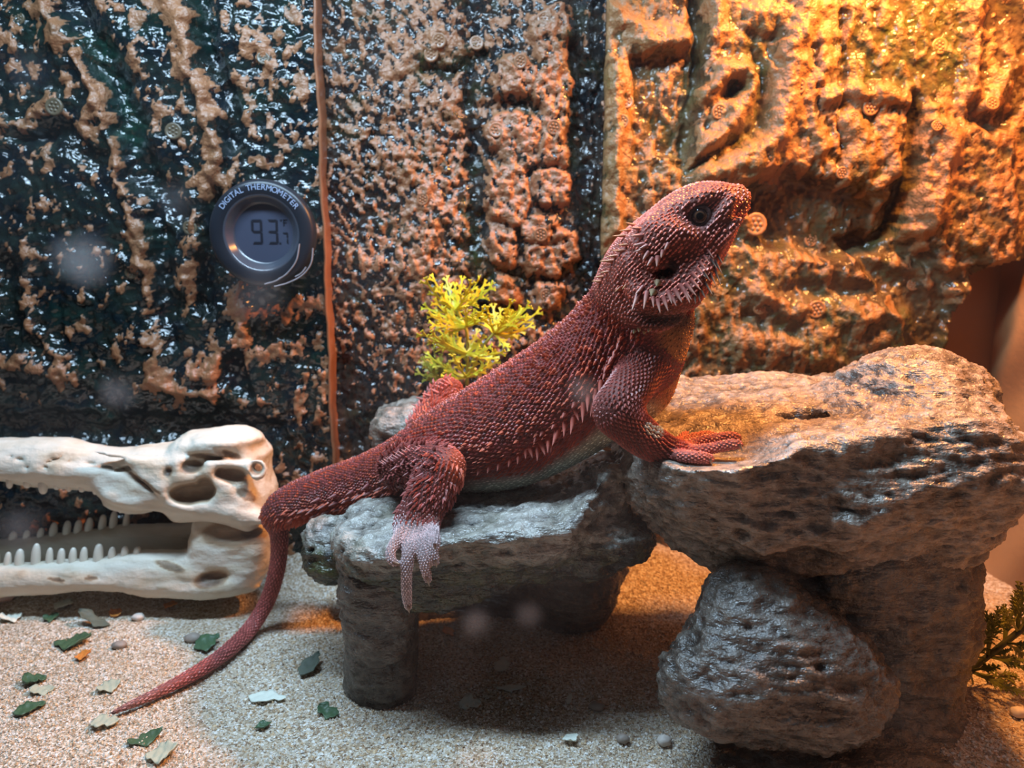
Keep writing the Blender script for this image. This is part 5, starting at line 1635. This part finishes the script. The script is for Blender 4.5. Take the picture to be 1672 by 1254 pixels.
whorls = [((745, 507), .462, [(695, 459), (707, 454), (728, 455), (743, 464), (755, 454), (770, 462), (782, 456), (793, 462), (803, 468), (718, 470)], mY),
          ((762, 533), .458, [(694, 501), (711, 494), (703, 515), (727, 500), (745, 510), (775, 508), (799, 516), (790, 505), (706, 530), (722, 545), (760, 500)], mY),
          ((808, 545), .462, [(806, 500), (818, 505), (835, 492), (850, 504), (864, 499), (880, 508), (868, 531), (852, 520), (831, 568), (845, 550), (786, 512), (795, 500), (826, 516)], mY),
          ((762, 578), .455, [(690, 545), (705, 545), (715, 537), (730, 548), (801, 566), (822, 575), (790, 550), (745, 545), (780, 540), (810, 585), (712, 562), (735, 590)], mY),
          ((762, 615), .458, [(707, 593), (720, 596), (795, 593), (812, 590), (780, 585), (740, 580), (700, 580), (725, 615), (790, 608)], mY),
          ((740, 632), .465, [(682, 608), (695, 598), (710, 605), (700, 618), (715, 590), (690, 590)], mYG), ((720, 612), .462, [(698, 575), (690, 585), (708, 570), (720, 580)], mYG)]
for (cx, cy), Y, tips, mt in whorls:
    base = at(cx, cy, Y)
    for tx, ty in tips:
        tip = at(tx, ty, Y + pr.uniform(-.016, .014))
        arch = np.array([0, 0, -1]) * pr.uniform(0.02, .10) if tx != cx else np.zeros(3)
        put('frond', frond_mesh(base, tip, arch, .0016, pr, tines=3, spread=.55, tl=.33), mt, yplant)
gplant = empty('plastic_plant', atz(1556, 1150, 0.0), 'dark olive needle leaved plastic plant on the sand beside the right stone leg', 'artificial plant')
mO = leaf_mat('olive_needles', (0.10, 0.11, 0.018), (0.24, 0.24, 0.035), .2)
mO2 = leaf_mat('lime_needles', (0.22, 0.22, 0.03), (0.42, 0.40, 0.05), .3)
Yg = .352
mSG = plain('dark_stem', (0.05, 0.05, 0.015), 0.45, 0.4)
for pts, r in [([(1540, 1165), (1556, 1130), (1584, 1096), (1625, 1062), (1668, 1028), (1700, 1005)], .0017), ([(1552, 1140), (1590, 1150)], .0010)]:
    put('stem', strand('stem', [at(x, y, Yg) for x, y in pts], r, mSG, gplant), mSG, gplant)
for (cx, cy), tips, mt in [((1562, 1124), [(1555, 1078), (1569, 1023), (1562, 1060), (1624, 1138), (1610, 1150), (1631, 1171), (1590, 1168), (1548, 1090)], mO), ((1584, 1096), [(1595, 1027), (1580, 1040), (1614, 1005), (1605, 1040), (1640, 1120), (1668, 1131), (1660, 1105), (1630, 1090), (1600, 1150)], mO),
                           ((1612, 1072), [(1614, 1004), (1631, 995), (1625, 1015), (1670, 1078), (1675, 1092), (1650, 1060)], mO), ((1640, 1050), [(1640, 990), (1652, 1000), (1690, 1060), (1680, 1075)], mO), ((1662, 1032), [(1664, 955), (1655, 975), (1672, 965), (1685, 990), (1640, 1000), (1700, 1050)], mO2)]:
    base = at(cx, cy, Yg)
    for tx, ty in tips:
        put('frond', frond_mesh(base, at(tx, ty, Yg + pr.uniform(-.02, .012)), np.array([0, 0, 1]) * pr.uniform(-.05, .05), .0011, pr, tines=6, spread=.42, tl=.30), mt, gplant)

# ------------------------------------------------------------------ what lies on the sand
def surf_z(p): return float(sand_z(p[0], p[1]))
def on_sand(px, py):
    p = atz(px, py, 0.0)
    for _ in range(6):
        p = atz(px, py, surf_z(p))
    return p
def leaf_obj(name, px, py, w, l, rot, mat, label, cat, curl=.3, group=None, seed=0, pinch=0.9):
    p = on_sand(px, py); k = ppm(p)
    nu, nv = 16, 6
    rl = np.random.default_rng(seed)
    V, F = [], []
    ph = rl.uniform(0, 6)
    for s in (0, 1):
        for i in range(nu + 1):
            t = i / nu
            hw = (math.sin(math.pi * min(1, max(0, t)) ** .85) ** .8 * pinch + .06) * w / 2
            hw *= 1 + .18 * math.sin(7 * t + ph) + .16 * math.sin(17 * t + 2 * ph) + .08 * math.sin(31 * t)
            for j in range(nv + 1):
                q = 2 * j / nv - 1
                x = (t - .5) * l; y = q * hw
                z = 1.0 * curl * l * (.42 * (t - .5) ** 2 + .16 * math.sin(3 * t + ph)) + curl * w * .55 * q * q * (.6 + .4 * math.sin(4 * t + ph)) + .05 * w * math.sin(11 * t + 4 * q + ph) + .04 * w * math.sin(23 * t - 3 * q) - s * .0005 / k
                V.append((x * k * .92, y * k * 1.7, z * k))
    o_ = (nu + 1) * (nv + 1)
    for i in range(nu):
        for j in range(nv):
            a = i * (nv + 1) + j
            F.append((a, a + nv + 1, a + nv + 2, a + 1)); F.append((o_ + a, o_ + a + 1, o_ + a + nv + 2, o_ + a + nv + 1))
    rim = [i * (nv + 1) for i in range(nu + 1)] + [nu * (nv + 1) + j for j in range(1, nv + 1)] + [i * (nv + 1) + nv for i in range(nu - 1, -1, -1)] + [j for j in range(nv - 1, 0, -1)]
    for a, b in zip(rim, rim[1:] + rim[:1]):
        F.append((b, a, a + o_, b + o_))
    V = np.array(V); V[:, 2] -= V[:, 2].min()
    ob = put(name, np_mesh(name, V, np.array(F)), mat)
    ob.location = (p[0], p[1], p[2] - .0002)
    ob.rotation_euler = (rl.uniform(-.08, .08), rl.uniform(-.08, .08), math.radians(rot))
    return tag(ob, label, cat, group)
mLG = Mat('green_leaf', 0.45, 0.4); mLG.color(mLG.mix(mLG.noise(120, 4), (0.025, 0.065, 0.035), (0.085, 0.155, 0.07))); mLG.bump(mLG.noise(300, 3), .0004); mLG = mLG.m
mLP = plain('pale_leaf', (0.42, 0.44, 0.33), 0.5, 0.3, .25, 150, .0003)
mLO = plain('orange_scrap', (0.62, 0.22, 0.04), 0.45, 0.4, .25, 200)
mLW = plain('white_scrap', (0.70, 0.72, 0.62), 0.6, 0.3, .15, 150, .0004)
mLD = plain('dried_leaf', (0.11, 0.13, 0.10), 0.6, 0.3, .4, 150, .0004)
for i, (px, py, w, l, rot, mt, curl, label) in enumerate([
        (120, 1050, 26, 62, 12, mLG, .3, 'broad green leaf scrap above the small orange scrap, below the skull jaw'),
        (84, 1010, 15, 25, 20, mLG, .5, 'tiny green leaf scrap just under the skull jaw edge'),
        (154, 1019, 15, 62, -12, mLD, .7, 'curled grey green dried leaf on the sand under the skull jaw'),
        (57, 1114, 24, 38, 50, mLG, .5, 'green leaf scrap standing curled on the sand near the left edge'),
        (48, 1160, 18, 50, 38, mLG, .4, 'thin dark green leaf scrap, lowest of those near the left edge'),
        (338, 1054, 24, 46, 42, mLG, .4, 'green leaf touching the lizard tail where it bends on the sand'),
        (238, 1210, 20, 58, 38, mLG, .5, 'twisted green leaf at the bottom edge beside the pale ribbed leaf'),
        (430, 1186, 14, 24, -60, mLG, .4, 'small green leaf scrap below the white flake right of the tail tip'),
        (537, 1166, 18, 42, -25, mLG, .5, 'dark green leaf scrap in front of the left stone leg'),
        (507, 1090, 16, 62, 72, mLD, .5, 'grey green dried leaf standing up the slope beside the left stone leg'),
        (30, 862, 34, 60, 5, mLG, .3, 'green leaf lying behind the open skull jaws')]):
    leaf_obj('leaf', px, py, w, l, rot, mt, label, 'leaf', curl, seed=i)
for i, (nm, px, py, w, l, rot, mt, curl, label, cat) in enumerate([
        ('food_scrap', 135, 1073, 13, 26, 30, mLO, .6, 'bright orange vegetable scrap beside the broad green leaf', 'food scrap'),
        ('food_scrap', 190, 1003, 14, 20, 60, mLO, .5, 'brownish orange scrap on the sand just below the skull', 'food scrap'),
        ('food_scrap', 278, 989, 12, 24, 5, mLO, .3, 'flat yellow orange scrap close under the skull jaw hinge', 'food scrap'),
        ('leaf', 265, 1232, 30, 54, 22, mLP, .3, 'pale ribbed leaf at the bottom edge of the sand', 'leaf'),
        ('leaf', 172, 1181, 22, 46, 10, mLP, .2, 'pale flat leaf half buried beside the tail tip', 'leaf'),
        ('leaf', 178, 1123, 20, 40, 45, mLP, .3, 'pale grey leaf on the sand above the tail tip', 'leaf'),
        ('flake', 436, 1141, 20, 74, -14, mLW, .15, 'long white flake lying flat right of the tail tip', 'flake'),
        ('flake', 104, 988, 16, 34, 0, mLW, .2, 'pale flake tucked under the skull jaw', 'flake'),
        ('flake', 18, 1012, 20, 34, 40, mLW, .5, 'white broken chunk at the left edge below the skull', 'flake'),
        ('leaf', 70, 1130, 18, 40, 20, mLP, .4, 'pale veined leaf against the curled green scrap near the left edge', 'leaf'),
        ('wood_chip', 733, 1032, 9, 40, -62, mLO, .1, 'short orange brown stick in the shade under the left ledge', 'wood chip'),
        ('wood_chip', 820, 1086, 14, 44, 80, mLW, .15, 'pale stick standing towards the back under the ledges', 'wood chip'),
        ('wood_chip', 835, 1124, 9, 54, 4, mLW, .1, 'thin pale stick lying crosswise in the shade', 'wood chip'),
        ('flake', 768, 1150, 22, 40, -8, mLW, .15, 'pale oval flake on the shaded sand before the ledges', 'flake'),
        ('wood_chip', 930, 1142, 6, 30, 75, mLW, .1, 'small pale splinter on the shaded sand near the boulder', 'wood chip'),
        ('flake', 933, 1208, 14, 30, -60, mLW, .4, 'pointed pale chip on the front sand left of the boulder', 'flake')]):
    leaf_obj(nm, px, py, w, l, rot, mt, label, cat, curl, seed=40 + i)
def pebble(px, py, rx, ry, mat, label, seed, name='pebble', cat='pebble'):
    p = on_sand(px, py); k = ppm(p)
    u = np.array([(math.sin(a) * math.cos(b), math.sin(a) * math.sin(b), math.cos(a)) for a in np.linspace(0.001, math.pi - .001, 10) for b in np.linspace(0, 2 * math.pi, 15)[:-1]])
    F = [(i * 14 + j, (i + 1) * 14 + j, (i + 1) * 14 + (j + 1) % 14, i * 14 + (j + 1) % 14) for i in range(9) for j in range(14)]
    u = u * (1 + .22 * fbm(u * 1.6 + seed, 3, seed))[:, None]
    V = u * np.array([rx, (rx + ry) / 2, ry]) * k
    o = put(name, np_mesh(name, V, np.array(F)), mat)
    o.location = (p[0], p[1], p[2] + ry * k * .62)
    return tag(o, label, cat)
mPB = plain('pebble_white', (0.62, 0.56, 0.50), 0.55, 0.3, .2, 120, .0003)
mPG = plain('pebble_grey', (0.30, 0.25, 0.21), 0.5, 0.3, .3, 120, .0003)
for i, (px, py, rx, ry, mt, label) in enumerate([(1084, 1214, 12, 9, mPB, 'white rounded pebble beside the foot of the boulder'), (1017, 1210, 11, 7, mPG, 'grey pebble on the front sand before the boulder'), (315, 1046, 13, 8, mPG, 'small grey pebble at the side of the leaf by the tail bend'),
                                                 (196, 1056, 12, 6, mPG, 'brown grey pebble between the broad green leaf and the tail'), (226, 1011, 10, 6, mPB, 'small white pebble under the middle of the skull jaw'), (975, 1157, 14, 7, mPG, 'dull flat pebble in the shade between the stone legs'), (1662, 1168, 13, 9, mPB, 'warm lit pale pebble on the sand at the right edge'), (1640, 1100, 10, 6, mPB, 'small pale pebble behind the olive plant')]):
    pebble(px, py, rx, ry, mt, label, i)
pebble(8, 978, 18, 12, plain('pink_bone', (0.60, 0.42, 0.36), 0.5, 0.3, .15, 100), 'pinkish bone stub at the left edge below the skull', 31, 'bone_stub', 'bone')

# loose grains over the sand
gr = np.random.default_rng(5)
ng = 42000
gx = gr.uniform(-.40, .325, ng * 3); gy = .20 + .30 * gr.random(ng * 3) ** 1.6
pxg, pyg = project(np.stack([gx, gy, sand_z(gx, gy)], 1))
ok = (gy < .470) & ~((gx < -.125) & (gy > .415)) & (pxg > -40) & (pxg < 1712) & (pyg > 850) & (pyg < 1300)
gx, gy = gx[ok][:ng], gy[ok][:ng]
n = len(gx)
gz = sand_z(gx, gy)
GP = np.stack([gx, gy, np.zeros(n)], 1)
gz = gz + 0.0016 * fbm(GP * 28, 3, 5) + 0.0007 * fbm(GP * 190, 2, 9) - .0008
octa = np.array([(1, 0, 0), (0, 1, 0), (-1, 0, 0), (0, -1, 0), (0, 0, 1), (0, 0, -1)], float)
of = np.array([(0, 1, 4), (1, 2, 4), (2, 3, 4), (3, 0, 4), (1, 0, 5), (2, 1, 5), (3, 2, 5), (0, 3, 5)])
sz = .00035 + .00055 * gr.random(n) ** 2.2
a = gr.uniform(0, 6.28, n)
O = octa[None] * (sz[:, None] * gr.uniform(.7, 1.3, (n, 3)))[:, None, :]
R = np.stack([np.cos(a), -np.sin(a), np.sin(a), np.cos(a)], 1).reshape(n, 2, 2)
O[:, :, :2] = np.einsum('nij,nvj->nvi', R, O[:, :, :2])
O += gr.normal(0, 1, (n, 6, 3)) * sz[:, None, None] * .15
GV = (O + np.stack([gx, gy, gz + sz * .3], 1)[:, None, :]).reshape(-1, 3)
GF = (np.arange(n)[:, None, None] * 6 + of[None]).reshape(-1, 3)
pal = np.array([(0.70, 0.62, 0.50), (0.84, 0.80, 0.74), (0.52, 0.36, 0.22), (0.36, 0.25, 0.17), (0.66, 0.48, 0.30)])
gc = pal[gr.choice(5, n, p=[.34, .26, .14, .10, .16])] * gr.uniform(.8, 1.15, (n, 1))
mG = Mat('sand_grain', 0.6, 0.35); mG.color(mG.attr('skin', 'Color'))
go = put('sand_grains', np_mesh('sand_grains', GV, GF, smooth=False, colors={'skin': np.repeat(np.clip(gc, 0, 1), 6, axis=0)}), mG.m)
tag(go, 'loose pale grains scattered over the sand bed', 'sand', kind='stuff')
